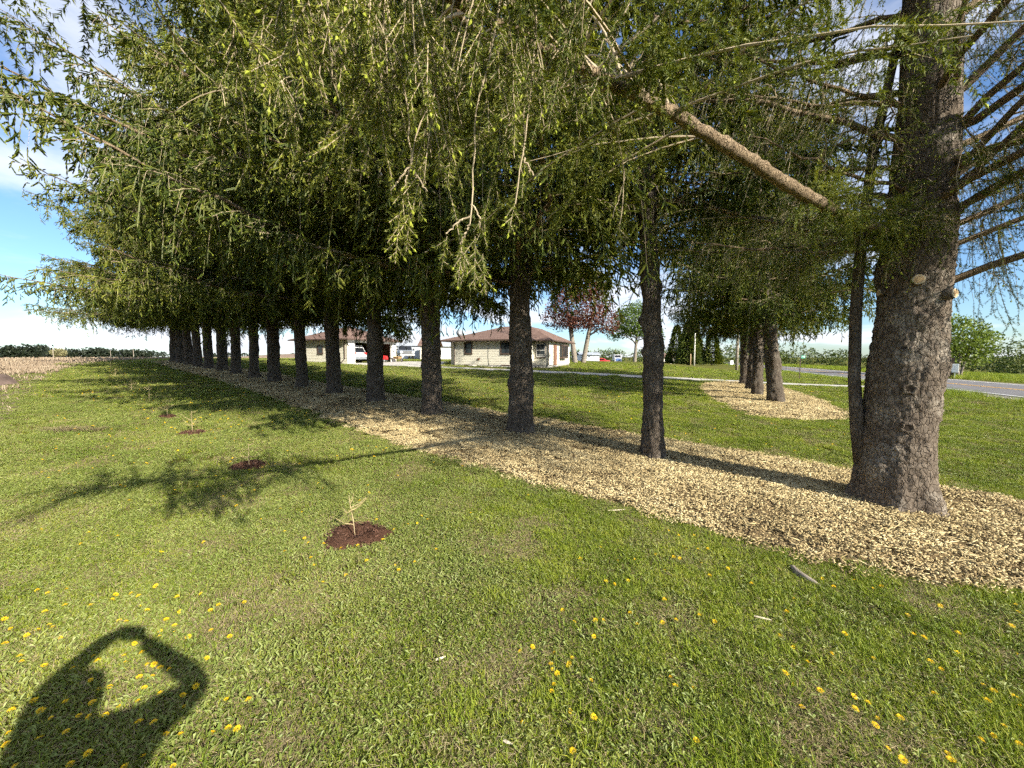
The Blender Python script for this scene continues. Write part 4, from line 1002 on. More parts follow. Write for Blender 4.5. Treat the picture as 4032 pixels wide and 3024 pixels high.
def hip(parent, u0, u1, v0, v1, z, h, ru0, ru1, rv0, rv1, name='roof'):
    m = MB(); e = [(u0, v0, z), (u1, v0, z), (u1, v1, z), (u0, v1, z)]; r0 = (ru0, rv0, z + h); r1 = (ru1, rv1, z + h)
    lo = [(a, b, c - .13) for a, b, c in e]
    if abs(ru1 - ru0) >= abs(rv1 - rv0):
        m.add(e + [r0, r1], [(0, 1, 5, 4), (1, 2, 5), (2, 3, 4, 5), (3, 0, 4)])
    else:
        m.add(e + [r0, r1], [(0, 1, 4), (1, 2, 5, 4), (2, 3, 5), (3, 0, 4, 5)])
    r = m.build(name, MAT['brown_shingles'], parent)
    m = MB(); m.add(lo, [(3, 2, 1, 0)]); m.build('soffit', MAT['brown_trim'], r)
    for a, b in ((0, 1), (1, 2), (2, 3), (3, 0)):
        m = MB(); d = Vector((e[b][0] - e[a][0], e[b][1] - e[a][1])); d.normalize(); o = (d.y, -d.x)
        wbox(m, e[a], d, o, -.05, (Vector(e[b]) - Vector(e[a])).length + .05, .004, .085, z - .125, z - .01); m.build('gutter', MAT['brown_trim'], r)
    return r
def downspout(parent, pts):
    m = MB(); m.tube(pts, .042, 6); m.build('downspout', MAT['brown_trim'], parent)
hz = tz(-1, 36.5) - .02
house = empty('house', (-5.6, 37.5, hz), HROT); tag(house, 'cream lap-sided bungalow with brown hip roof behind the lawn', 'house')
m = MB(); m.prism([(0, 0), (7.37, 0), (7.37, 2.14), (8.83, 2.14), (8.83, 10.44), (0, 10.44)], -.5, .26, 'z'); m.build('foundation', MAT['foundation'], house)
m = MB(); m.prism([(.02, .02), (7.35, .02), (7.35, 2.16), (8.81, 2.16), (8.81, 10.42), (.02, 10.42)], .26, 2.42, 'z'); m.build('wall', MAT['siding'], house)
m = MB(); m.box(-.95, .018, .95, 8, -.3, 2.42); m.build('wall', MAT['siding'], house)
clap(house, (0, 0), (7.37, 0), .22, 2.42, (0, -1)); clap(house, (7.37, 0), (7.37, 2.14), .22, 2.42, (1, 0)); clap(house, (7.37, 2.14), (8.83, 2.14), .22, 2.42, (0, -1)); clap(house, (8.83, 2.14), (8.83, 10.44), .22, 2.42, (1, 0)); clap(house, (-.95, .95), (-.03, .95), .0, 2.42, (0, -1))
for cu, cv in ((0, 0), (7.37, 0), (8.83, 2.14), (8.83, 10.44)):
    m = MB(); m.box(cu - .06, cu + .035, cv - .035, cv + .06, .22, 2.42); m.build('corner_board', MAT['siding_trim'], house)
F1 = ((0, 0), (1, 0), (0, -1)); RW1 = ((7.37, 0), (0, 1), (1, 0)); F2 = ((7.37, 2.14), (1, 0), (0, -1)); RW2 = ((8.83, 2.14), (0, 1), (1, 0))
window(house, *F1, 1.18, 1.92, 1.28, 2.30); window(house, *F1, 4.95, 5.85, 1.25, 2.30)
window(house, *RW1, .5, 1.3, 1.0, 2.2, trim='brown_trim', sash='siding_trim')
window(house, *F2, .32, 1.16, .95, 2.2, trim='brown_trim', sash='white_paint', blind=True)
m = MB(); wbox(m, *RW2, 1.75, 2.85, .0, .06, .12, 2.2); dr = m.build('door', MAT['brown_trim'], house)
m = MB(); wbox(m, *RW2, 1.85, 2.75, .05, .085, .16, 2.12); m.build('door_leaf', MAT['brown_door'], dr)
m = MB(); wbox(m, *RW2, 1.95, 2.0, .085, .14, 1.05, 1.1); m.build('handle', MAT['rim_metal'], dr)
m = MB(); wbox(m, *RW2, 4.0, 6.1, .03, .42, .78, .95); wbox(m, *RW2, 4.0, 6.1, .03, .42, 2.1, 2.2); bay = m.build('bay_window', MAT['brown_trim'], house)
for s0, s1 in ((4.06, 4.66), (4.74, 5.36), (5.44, 6.04)):
    m = MB(); wbox(m, *RW2, s0, s1, .33, .37, .97, 2.08); m.build('pane', MAT['window_glass'], bay)
for s0 in (4.0, 4.67, 5.37, 6.05):
    m = MB(); wbox(m, *RW2, s0, s0 + .06, .30, .41, .95, 2.1); m.build('mullion', MAT['brown_trim'], bay)
m = MB(); wbox(m, *RW2, 4.02, 4.05, .03, .33, .96, 2.09); wbox(m, *RW2, 6.06, 6.09, .03, .30, .96, 2.09); m.build('side_pane', MAT['window_glass'], bay)
for s0 in (1.15, 5.0):
    m = MB(); wbox(m, *F1, s0, s0 + .8, -.01, .05, .0, .24); w_ = m.build('basement_window', MAT['brown_trim'], house)
    m = MB(); wbox(m, *F1, s0 - .15, s0 + .95, .05, .5, -.1, .09); m.build('window_well', MAT['galvanised'], w_)
m = MB(); m.tube([(3.62, -.03, 2.3), (3.66, -.035, 1.6), (3.62, -.03, 1.0), (3.7, -.035, .4), (3.78, -.05, .12)], .012, 5); m.build('cable', MAT['black_plastic'], house)
m = MB(); m.box(2.55, 2.75, -.09, -.025, .66, .82); m.build('dryer_vent', MAT['brown_door'], house)
r1 = hip(house, -1.35, 7.9, -.5, 10.9, 2.56, 1.6, 3.0, 4.1, 5.2, 5.2); r2 = hip(house, 3.4, 9.35, 1.62, 10.96, 2.545, 1.45, 6.35, 6.35, 4.7, 8.0)
m = MB(); m.box(4.9, 5.5, 6.4, 7.0, 3.6, 4.75); m.build('chimney', MAT['foundation'], r1)
downspout(house, [(.06, -.35, 2.44), (.05, -.07, 2.2), (.05, -.07, .12), (-.1, -.4, .03)])
downspout(house, [(8.9, 1.9, 2.42), (8.9, 2.06, 2.1), (8.9, 2.06, .2), (9.6, 1.6, .06), (10.3, 1.2, .03)])
# small stones and plants edging
rs = random.Random(3)
for k in range(22):
    u_ = rs.uniform(-.3, 8.6); v_ = -rs.uniform(.3, .7) + (2.14 if u_ > 7.5 else 0); x = -5.6 + u_ * .927 + v_ * .375; y = 37.5 - u_ * .375 + v_ * .927
    m = MB(); s = rs.uniform(.09, .2); ring = lambda r, z: [(r * math.cos(a) * (1 + .25 * math.sin(3 * a + k)), r * math.sin(a) * .8, z) for a in [i * 6.2832 / 7 for i in range(7)]]
    m.loft([ring(s, -.05), ring(s * 1.05, s * .3), ring(s * .6, s * .75)], True); o = m.build('edging_stone', MAT['edging_stone'], None, True); o.location = (x, y, tz(x, y)); o.rotation_euler.z = rs.uniform(0, 6)
    tag(o, 'pale rough stone edging the foot of the cream house', 'stone', 'edging stones along the house')
# satellite dish on the roof edge
d0 = empty('satellite_dish', (-5.6 + .9 * .927 + .9 * .375 - .8, 37.5 + 1.2, hz + 2.9), 0); tag(d0, 'round grey satellite dish above the left roof corner of the house', 'satellite dish')
m = MB(); R_ = [[(r * math.cos(a), -.12 * (1 - (r / .36) ** 2) * -1, r * math.sin(a)) for a in [i * 6.2832 / 20 for i in range(20)]] for r in (.02, .15, .27, .36)]
m.loft(R_, True); m.loft([[(p[0], p[1] + .015, p[2]) for p in q] for q in R_], True); ds = m.build('reflector', MAT['galvanised'], d0, True); ds.location = (0, 0, .42); ds.rotation_euler = (math.radians(-18), 0, math.radians(25))
m = MB(); m.tube([(0, .05, -.3), (0, .05, .3), (0, .12, .42)], .025, 8); m.build('mast', MAT['galvanised'], d0)
m = MB(); m.tube([(0, .0, .1), (-.12, -.3, .32)], .012, 6); m.box(-.16, -.08, -.34, -.26, .29, .36); m.build('feed_arm', MAT['black_plastic'], d0)

# garage
gz = tz(-15.5, 38) - .02
gar = empty('garage', (-15.9, 37.3, gz), HROT); tag(gar, 'cream garage with an open door and brown roof, left of the house', 'garage')
for nm, a in (('wall', (-6.8, 0, 0, .12)), ('back_wall', (-6.8, -6.68, .12, 7.1)), ('far_wall', (-6.8, 0, 7.1, 7.22)), ('door_post', (-.12, 0, .12, .98)), ('door_post', (-.12, 0, 6.35, 7.1))):
    m = MB(); m.box(*a, -.2, 2.3); m.build(nm, MAT['white_paint' if nm == 'door_post' else 'siding'], gar)
m = MB(); m.box(-.12, 0, .98, 6.35, 2.08, 2.3); m.build('header', MAT['white_paint'], gar)
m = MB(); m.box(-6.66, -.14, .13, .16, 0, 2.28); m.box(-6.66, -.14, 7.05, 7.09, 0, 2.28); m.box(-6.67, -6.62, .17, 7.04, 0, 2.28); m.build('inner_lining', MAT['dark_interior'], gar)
m = MB(); m.box(-6.6, .6, .2, 7.0, -.2, .05); m.build('floor_slab', MAT['foundation'], gar)
clap(gar, (-6.8, 0), (-.02, 0), .05, 2.3, (0, -1))
m = MB(); m.box(-.06, .035, -.04, .06, 0, 2.3); m.build('corner_board', MAT['siding_trim'], gar)
window(gar, (-6.8, 0), (1, 0), (0, -1), 2.95, 3.6, 1.0, 1.75)
m = MB(); m.tube([(-.28, -.08, 2.25), (-.28, -.08, .5), (-.75, -.15, .05)], .04, 6); m.build('downspout', MAT['brown_trim'], gar)
hip(gar, -7.3, .5, -.5, 7.7, 2.42, 1.5, -3.6, -3.2, 3.6, 3.6)

# sheds behind
def shed(name, label, x0, x1, y, depth, hw, hr, wall, roofm, doors, slats=0):
    z = tz((x0 + x1) / 2, y); t = empty(name, ((x0 + x1) / 2, y, z)); tag(t, label, 'shed'); w = (x1 - x0) / 2
    m = MB(); m.box(-w, w, 0, depth, -.3, hw); m.build('wall', MAT[wall], t)
    m = MB(); m.prism([(-.3, hw), (depth / 2, hw + hr), (depth + .3, hw), (depth + .3, hw + .08), (depth / 2, hw + hr + .1), (-.3, hw + .08)], -w - .3, w + .3, 'x'); m.build('roof', MAT[roofm], t)
    for nm, a, b, h, mt in doors:
        m = MB(); m.box(a - .05, b + .05, -.05, -.004, 0, h + .07); d = m.build(nm, MAT['galvanised'], t)
        k = max(3, int((b - a) / .25))
        for i in range(k):
            m = MB(); m.box(a + (b - a) * i / k + .012, a + (b - a) * (i + 1) / k - .012, -.085, -.052, .03, h); m.build('door_panel', MAT[mt], d)
    return t
shed('machine_shed', 'long grey metal shed with pale corrugated door behind the pickup', -20.5, -13.6, 60, 9, 2.0, 1.9, 'pale_metal', 'galvanised', [('sliding_door', 1.2, 3.2, 1.9, 'pale_metal')])
shed('white_shed', 'white shed with cream sliding doors and grey roof, left beside the house', -12.9, -6.4, 62, 8, 2.0, 1.8, 'white_paint', 'galvanised', [('sliding_door', .6, 3.0, 1.85, 'siding_trim'), ('sliding_door', 3.3, 4.2, 1.8, 'black_plastic')])
cs = shed('siding_shed', 'small cream lap-sided shed half hidden between the two metal sheds', -13.1, -10.9, 55, 4, 1.9, 1.1, 'siding', 'brown_shingles', [])
clap(cs, (-1.1, 0), (1.1, 0), .0, 1.9, (0, -1))

# ---------------------------------------------------------------- vehicles
def wheel(parent, x, y, r, w, name='wheel'):
    def ring(rad, h): return [(x + rad * math.cos(a), h, rad * math.sin(a) + r) for a in [i * 6.2832 / 18 for i in range(18)]]
    m = MB(); m.loft([ring(r * .62, y - w / 2), ring(r * .93, y - w / 2), ring(r, y - w / 3), ring(r, y + w / 3), ring(r * .93, y + w / 2), ring(r * .62, y + w / 2)], True); t = m.build(name, MAT['tyre'], parent, True)
    m = MB(); m.loft([ring(r * .6, y - w / 2 - .012), ring(r * .3, y - w / 2 - .03), ring(r * .12, y - w / 2 - .035)], True); m.loft([ring(r * .6, y + w / 2 + .012), ring(r * .3, y + w / 2 + .03), ring(r * .12, y + w / 2 + .035)], True); m.build('rim', MAT['rim_metal'], t)
def side_loft(prof_lo, prof_hi, wlo, whi, n=None):
    """body: closed side outline with half width varying by height"""
    pass
def car_body(parent, outline, w, paint, tuck=.12, zmid=.75, zmax=1.7):
    """side outline (x,z) lofted across y with rounded shoulders"""
    m = MB(); rings = []
    for f, s in ((-1, .90), (-.94, .975), (-.8, 1.0), (.8, 1.0), (.94, .975), (1, .90)):
        zc_ = sum(p[1] for p in outline) / len(outline); xc = sum(p[0] for p in outline) / len(outline)
        rings.append([(xc + (x - xc) * (s * .35 + .65), f * w * (1 - tuck * max(0, (z - zmid) / (zmax - zmid))), zc_ + (z - zc_) * (s * .3 + .7)) for x, z in outline])
    m.loft(rings, True); return m.build('body', MAT[paint], parent, True)
def sport_utility(name, label, loc, rz, paint='white_car'):
    c = empty(name, loc, rz); tag(c, label, 'car')
    car_body(c, [(-2.3, .35), (-2.32, .75), (-2.2, 1.05), (-2.0, 1.55), (-1.85, 1.68), (-.6, 1.74), (.35, 1.68), (1.05, 1.12), (2.1, .98), (2.3, .72), (2.28, .32)], .93, paint)
    m = MB(); m.quad((-2.225, -.74, 1.06), (-2.225, .74, 1.06), (-2.03, .66, 1.54), (-2.03, -.66, 1.54)); m.quad((-2.19, -.74, 1.06), (-2.19, .74, 1.06), (-1.99, .66, 1.54), (-1.99, -.66, 1.54)); m.build('rear_window', MAT['car_glass'], c)
    for s in (-1, 1):
        m = MB(); m.prism([(-1.8, 1.1), (-1.65, 1.55), (.2, 1.58), (.75, 1.14)], s * .86, s * .885, 'y'); m.build('side_window', MAT['car_glass'], c)
        m = MB(); m.box(-2.335, -2.2, *sorted((s * .58, s * .88)), .86, 1.06); m.build('tail_light', MAT['tail_light'], c)
        m = MB(); m.box(2.15, 2.3, *sorted((s * .55, s * .86)), .72, .86); m.build('headlight', MAT['head_light'], c)
        for x in (-1.42, 1.4): wheel(c, x, s * .8, .36, .24)
    m = MB(); m.box(-2.40, -2.2, -.86, .86, .36, .62); m.build('bumper', MAT['grey_car'], c, bevel=.03)
    m = MB(); m.box(-2.36, -2.3, -.26, .26, .80, .92); m.build('licence_plate', MAT['sign_white'], c)
    m = MB(); m.box(-2.05, -1.9, -.6, .6, 1.70, 1.74); m.build('spoiler', MAT[paint], c)
    return c
def at_local(o, u_, v_): a = o.rotation_euler.z; return (o.location.x + u_ * math.cos(a) - v_ * math.sin(a), o.location.y + u_ * math.sin(a) + v_ * math.cos(a))
px_, py_ = at_local(gar, -2.55, 1.95)
sport_utility('parked_car', 'white car backed toward the open garage door, tail showing', (px_, py_, gz + .05), HROT + math.pi)
def pickup(name, label, loc, rz):
    c = empty(name, loc, rz); tag(c, label, 'pickup truck')
    car_body(c, [(-2.8, .55), (-2.8, 1.15), (-.75, 1.15), (-.7, 1.2), (-.55, 1.85), (.35, 1.9), (1.0, 1.28), (2.55, 1.2), (2.75, 1.05), (2.75, .5)], .98, 'grey_car', zmid=1.0, zmax=1.9)
    m = MB(); m.quad((.40, -.80, 1.83), (.40, .80, 1.83), (1.0, .86, 1.30), (1.0, -.86, 1.30)); m.quad((.43, -.80, 1.86), (.43, .80, 1.86), (1.04, .86, 1.33), (1.04, -.86, 1.33)); m.build('windscreen', MAT['car_glass'], c)
    m = MB(); m.box(2.72, 2.80, -.62, .62, .72, 1.14); g = m.build('grille', MAT['black_plastic'], c)
    for z in (.80, .92, 1.04):
        m = MB(); m.box(2.80, 2.82, -.6, .6, z - .02, z + .02); m.build('grille_bar', MAT['rim_metal'], g)
    m = MB(); m.box(2.70, 2.92, -.98, .98, .46, .68); m.build('bumper', MAT['rim_metal'], c, bevel=.03)
    for s in (-1, 1):
        m = MB(); m.box(2.62, 2.80, *sorted((s * .63, s * .93)), .82, 1.08); m.build('headlight', MAT['head_light'], c)
        m = MB(); m.box(.75, .95, *sorted((s * 1.0, s * 1.2)), 1.25, 1.48); m.build('mirror', MAT['black_plastic'], c)
        m = MB(); m.prism([(-.5, 1.3), (-.4, 1.78), (.3, 1.8), (.8, 1.33)], s * .88, s * .91, 'y'); m.build('side_window', MAT['car_glass'], c)
        for x in (-1.75, 1.8): wheel(c, x, s * .84, .41, .27)
    return c
pickup('pickup_truck', 'dark grey pickup truck facing the viewer, half behind the garage post', (-15.15, 54.5, tz(-15, 54)), math.atan2(-54, 15.2) + .12)
# red riding mower at the garage mouth
gx_, gy_ = at_local(gar, -.75, 5.35)
mw = empty('riding_mower', (gx_, gy_, gz + .05), HROT + .4); tag(mw, 'red riding mower with grey seat in the garage doorway', 'riding mower')
m = MB(); m.prism([(-.75, .3), (-.75, .55), (-.2, .62), (-.1, .5), (.15, .5), (.2, .78), (.75, .72), (.85, .55), (.85, .3)], -.27, .27, 'y'); m.build('body', MAT['red_paint'], mw, bevel=.03)
m = MB(); m.prism([(-.55, .66), (-.6, 1.05), (-.5, 1.08), (-.42, .78), (-.1, .74), (-.1, .66)], -.24, .24, 'y'); m.build('seat', MAT['grey_fabric'], mw, bevel=.03)
m = MB(); m.tube([(.1, 0, .7), (-.02, 0, .98)], .02, 6); m.tube([(-.03 + .17 * math.sin(a) * .3, .17 * math.cos(a), .98 + .17 * math.sin(a) * .9) for a in [i * 6.2832 / 14 for i in range(15)]], .014, 6); m.build('steering_wheel', MAT['black_plastic'], mw)
m = MB(); m.box(-.3, .35, -.5, .5, .14, .30); m.build('mower_deck', MAT['red_paint'], mw, bevel=.03)
for x, r in ((-.55, .24), (.62, .18)):
    for s in (-1, 1): wheel(mw, x, s * .36, r, .17)
# wheelbarrow
wb = empty('wheelbarrow', (-12.75, 43.0, tz(-12.7, 43) + .02), -.5); tag(wb, 'tan wheelbarrow standing in front of the garage post', 'wheelbarrow')
m = MB(); m.loft([[(-.28, -.2, .32), (.28, -.2, .32), (.28, .2, .32), (-.28, .2, .32)], [(-.5, -.33, .62), (.5, -.33, .56), (.5, .33, .56), (-.5, .33, .62)]], False); m.quad((-.28, -.2, .325), (.28, -.2, .325), (.28, .2, .325), (-.28, .2, .325)); m.build('tray', MAT['tan_plywood'], wb)
for s in (-1, 1):
    m = MB(); m.tube([(.62, s * .06, .2), (-.2, s * .24, .34), (-.95, s * .3, .55)], .02, 6); m.build('handle', MAT['weathered_wood'], wb)
    m = MB(); m.tube([(-.3, s * .24, .34), (-.38, s * .26, 0.0)], .016, 6); m.build('leg', MAT['rust_metal'], wb)
wheel(wb, .62, 0, .19, .09)
# far lorry, red car, white car beyond the lawn
lz = lambda x, y: tz(x, y)
lor = empty('lorry', (35.0, 128, 1.85 - 26 / 1515 * 128), -1.75); tag(lor, 'blue and white lorry parked far off by the tree line', 'lorry')
m = MB(); m.prism([(-.2, .7), (-.2, 2.9), (1.1, 2.9), (1.5, 1.9), (3.0, 1.75), (3.05, .7)], -1.1, 1.1, 'y'); m.build('cab', MAT['white_car'], lor, bevel=.05)
m = MB(); m.prism([(1.14, 2.75), (1.47, 2.0), (1.55, 2.0), (1.22, 2.75)], -.95, .95, 'y'); m.build('windscreen', MAT['car_glass'], lor)
m = MB(); m.box(3.06, 3.14, -.75, .75, .8, 1.7); m.build('grille', MAT['blue_paint'], lor)
m = MB(); m.box(3.0, 3.3, -1.2, 1.2, .45, .8); m.build('bumper', MAT['rim_metal'], lor)
m = MB(); m.box(-5.5, -.4, -1.2, 1.2, 1.0, 2.4); m.build('bed', MAT['white_paint'], lor)
for s in (-1, 1):
    m = MB(); m.box(-.35, -.15, *sorted((s * 1.0, s * 1.18)), 1.0, 3.3); m.build('exhaust_stack', MAT['rim_metal'], lor)
    for x in (2.2, -2.6, -4.0): wheel(lor, x, s * 1.0, .5, .3)
sport_utility('red_car', 'small red car parked beside the far lorry', (28.8, 122, 1.85 - 27 / 1515 * 122), -.3, 'red_paint')
sport_utility('white_car', 'white car far off on the road beyond the lawn', (70.8, 134, tz(70.8, 134) + .05), 1.15 + math.pi, 'white_car')
for k, x in enumerate((26.3,)):
    m = MB(); ring = lambda r, z: [(r * math.cos(a), r * math.sin(a), z) for a in [i * 6.2832 / 10 for i in range(10)]]
    m.loft([ring(.32, 0), ring(.32, .05), ring(.28, .06), ring(.2, 1.0), ring(.05, 1.05)], True); o = m.build('traffic_drum', MAT['amber'], None, True); o.location = (x, 120, 1.85 - 28 / 1515 * 120); tag(o, 'orange traffic drum left of the far red car', 'traffic drum')
# pale outbuilding by the red tree
ob = shed('outbuilding', 'low white metal outbuilding right of the red-leaved tree', 14.6, 18.6, 82, 5, 1.35, .5, 'pale_metal', 'galvanised', [])

# ---------------------------------------------------------------- poles, sign, posts
def pole(name, label, x, y, z, h, r, mat='weathered_wood', lean=0):
    o = MB(); o.tube([(0, 0, -.3), (lean * h * .5, 0, h * .5), (lean * h, 0, h)], [r, r * .88, r * .75], 12); q = o.build(name, MAT[mat], None, True); q.location = (x, y, z); tag(q, label, 'pole'); return q
p_ = pole('utility_pole', 'grey wooden utility pole behind the mulched island spruces', 31.5, 54.0, tz(31.5, 54), 9.5, .2)
m = MB(); m.box(-1.2, 1.2, -.06, .06, 8.9, 9.02); m.build('crossarm', MAT['weathered_wood'], p_)
pole('utility_pole', 'pale utility pole in front of the far spruces', 47.3, 100, tz(47, 100), 9, .17, 'siding_trim')
pole('guy_post', 'short tan post left of the pale utility pole', 45.4, 98, tz(45, 98), 2.9, .12, 'tan_plywood')
sg = empty('street_sign', (24.9, 33.3, tz(24.9, 33.3)), 0); tag(sg, 'small green street sign with white number on a dark post', 'street sign')
m = MB(); m.tube([(0, 0, -.2), (.01, 0, 1.0), (.03, 0, 2.12)], .035, 6); m.build('post', MAT['sign_post'], sg)
m = MB(); m.box(.05, .42, -.012, .012, 1.85, 2.1); bd = m.build('sign_board', MAT['sign_green'], sg)
fc = bpy.data.curves.new('number', 'FONT'); fc.body = '738'; fc.size = .2; fc.extrude = .002; fc.align_x = 'CENTER'; fc.align_y = 'CENTER'; fc.materials.append(MAT['sign_white'])
txc = bpy.data.objects.new('number_text', fc); tx = bpy.data.objects.new('number', bpy.data.meshes.new_from_object(txc)); bpy.data.objects.remove(txc); link(tx, bd); tx.location = (.235, -.016, 1.975); tx.rotation_euler = (math.pi / 2, 0, 0)
mp_ = empty('meter_post', (41.6, 36.4, tz(41.6, 36.4)), -.85); tag(mp_, 'dark post with a white meter box beyond the road', 'meter post')
m = MB(); m.box(-.14, .14, -.14, .14, -.3, 2.0); m.build('post', MAT['dark_wood'], mp_)
m = MB(); m.box(-.02, .42, -.34, -.145, .6, 1.4); m.build('meter_box', MAT['sign_white'], mp_, bevel=.02)
m = MB(); m.tube([(.2, -.24, .6), (.2, -.24, -.1)], .03, 6); m.build('conduit', MAT['galvanised'], mp_)
m = MB(); m.box(-.45, .45, -.25, .25, 0, 1.5); o = m.build('transformer_cabinet', MAT['sign_white'], None, bevel=.05); o.location = (65.5, 115, 1.85 - 34 / 1515 * 115); tag(o, 'white utility cabinet standing alone in the far lawn', 'utility cabinet')
# dark metal tub lying at the field edge
tb = empty('upturned_trough', (-20.1, 14.75, tz(-20.1, 14.75)), .25); tag(tb, 'rusty dark metal trough upturned on the stubble at left', 'trough')
m = MB(); m.loft([[(-1.1, -.45, 0), (.62, -.45, 0), (.62, .45, 0), (-1.1, .45, 0)], [(-1.1, -.36, .36), (.40, -.36, .36), (.40, .36, .36), (-1.1, .36, .36)], [(-1.1, -.22, .46), (.26, -.22, .46), (.26, .22, .46), (-1.1, .22, .46)]], True); m.build('shell', MAT['rust_metal'], tb, bevel=.02)
m = MB(); m.box(-1.15, .68, -.5, -.44, .0, .06); m.build('rim', MAT['rust_metal'], tb)
for k, (px, d, h) in enumerate(((215, 150, 6.5), (530, 170, 6.5), (440, 230, 7), (1160, 180, 3))):
    x = (px - 2016) / 1515 * d; pole('line_pole', ['utility pole standing left of the pale round field tree', 'utility pole in front of the brown ploughed hill', 'distant utility pole left of the ploughed hill', 'short pale marker pole seen between two spruce trunks'][k], x, d, tz(x, d) - .1, h, .09, 'weathered_wood')
# ---------------------------------------------------------------- broadleaf trees and far vegetation
def leaf_cloud(rng, blobs, n, size, hollow=.35):
    """many small leaf faces through a set of ellipsoids (cx,cy,cz,rx,ry,rz)"""
    B = np.array(blobs, float); vol = B[:, 3] * B[:, 4] * B[:, 5]; ix = rng.choice(len(B), n, p=vol / vol.sum())
    d = unit(rng.normal(size=(n, 3))); r = (hollow + (1 - hollow) * rng.random((n, 1)) ** .5) * (1 + rng.normal(0, .08, (n, 1)))
    C = B[ix, :3] + d * r * B[ix, 3:]
    a = unit(rng.normal(size=(n, 3)) + d * .4); s = unit(np.cross(a, rng.normal(size=(n, 3)))); b = np.cross(a, s)
    z = size * rng.uniform(.6, 1.3, (n, 1))
    V = np.stack([C - s * z, C + b * z * .55, C + s * z, C - b * z * .55], 1).reshape(-1, 3)
    return V, np.arange(len(V)).reshape(-1, 4)
leafmat('red_leaves', [(0.1, (.060, .022, .016)), (0.9, (.17, .065, .040))], .25, tint=(1.2, .7, .5))
leafmat('mid_green_leaves', [(0.1, (.045, .085, .015)), (0.9, (.13, .19, .030))], .3)
leafmat('willow_leaves', [(0.1, (.10, .15, .025)), (0.9, (.22, .28, .055))], .35)
leafmat('wood_edge_leaves', [(0.05, (.035, .065, .014)), (0.5, (.075, .11, .022)), (0.95, (.15, .165, .05))], .2)
leafmat('far_wood_leaves', [(0.1, (.010, .017, .009)), (0.9, (.026, .035, .017))], .1)
leafmat('pale_leaves', [(0.1, (.18, .17, .08)), (0.9, (.30, .28, .14))], .2)
simple('grey_bark', (.22, .19, .155), .95, .1, .3, 8, .5)
def broadleaf(name, label, loc, trunks, blobs, n, size, mat, seed, limbs=9, group=None, zfix=None):
    rng = np.random.default_rng(seed); t = empty(name, (loc[0], loc[1], tz(*loc) if zfix is None else zfix)); tag(t, label, 'tree', group)
    for (x, y, r, h, lx, ly) in trunks:
        m = MB(); m.tube([(x, y, -.3), (x, y, .15), (x + lx * .4, y + ly * .4, h * .45), (x + lx, y + ly, h)], [r * 1.35, r * 1.05, r * .85, r * .3], 12); m.build('trunk', MAT['grey_bark'], t, True)
    for i in range(limbs):
        b = blobs[rng.integers(len(blobs))]; tr = trunks[rng.integers(len(trunks))]; f = rng.uniform(.35, .8)
        s = np.array([tr[0] + tr[4] * f, tr[1] + tr[5] * f, tr[3] * f]); e = np.array(b[:3]) + rng.normal(0, .35, 3) * np.array(b[3:])
        md = (s + e) / 2 + np.array([0, 0, .12 * np.linalg.norm(e - s)]); m = MB(); m.tube([s, md, e], [tr[2] * .4, tr[2] * .26, .03], 7); m.build('limb', MAT['grey_bark'], t, True)
    V, F = leaf_cloud(rng, blobs, n, size); o = bpy.data.objects.new('crown', fast_mesh('crown', V, F, MAT[mat])); link(o, t); return t
broadleaf('red_maple', 'reddish-brown leaved tree with twin trunks right of the house', (8.6, 49.2), [(-.55, 0, .33, 8, -1.2, .3), (.55, .2, .31, 8, 1.5, 0)],
    [(0, 0, 7.2, 4.2, 4, 3.2), (-2.6, 0, 5.6, 2.4, 2.2, 1.6), (2.8, 0, 5.4, 2.4, 2.2, 1.7), (.5, 0, 9.6, 3, 3, 2), (3.6, -.5, 4.3, 1.4, 1.3, .9), (-.6, -1.5, 4.9, 1.8, 1.5, .9)], 9000, .15, 'red_leaves', 1, 14)
broadleaf('green_tree', 'fresh green broadleaf tree seen under the spruces behind the slim trunk', (22.3, 70), [(0, 0, .28, 7, .4, 0)],
    [(0, 0, 7.5, 4.2, 4, 3.2), (-3, 0, 5.4, 2.2, 2, 1.3), (2.8, 0, 5.2, 2.4, 2.2, 1.5), (4.2, 0, 4.3, 1.3, 1.2, .8), (-4, 0, 4.4, 1.2, 1.2, .7)], 6000, .2, 'mid_green_leaves', 2)
broadleaf('willow_tree', 'light green feathery tree across the road, right of the thick trunk', (50.5, 43.6), [(0, 0, .16, 5, .3, 0), (.6, .2, .12, 4.2, 1.0, 0)],
    [(0, 0, 4.4, 2.8, 2.5, 2.2), (-1.8, 0, 3.2, 1.8, 1.6, 1.6), (2.0, 0, 3.6, 2.0, 1.8, 1.5), (3.2, 0, 4.5, 1.2, 1.1, .6), (-.8, 0, 6.0, 1.5, 1.3, 1.0), (1.4, 0, 2.0, 1.8, 1.5, 1.0), (-2.6, 0, 5.0, 1.2, 1.0, .7)], 4200, .17, 'willow_leaves', 3, 16)
broadleaf('field_tree', 'small pale round tree alone in the far left field', (-194, 165), [(0, 0, .25, 3.2, .2, 0)], [(0, 0, 4.3, 2.6, 2.4, 1.7), (1, 0, 3.6, 1.6, 1.5, 1)], 1500, .3, 'pale_leaves', 4, 6, zfix=-.6)
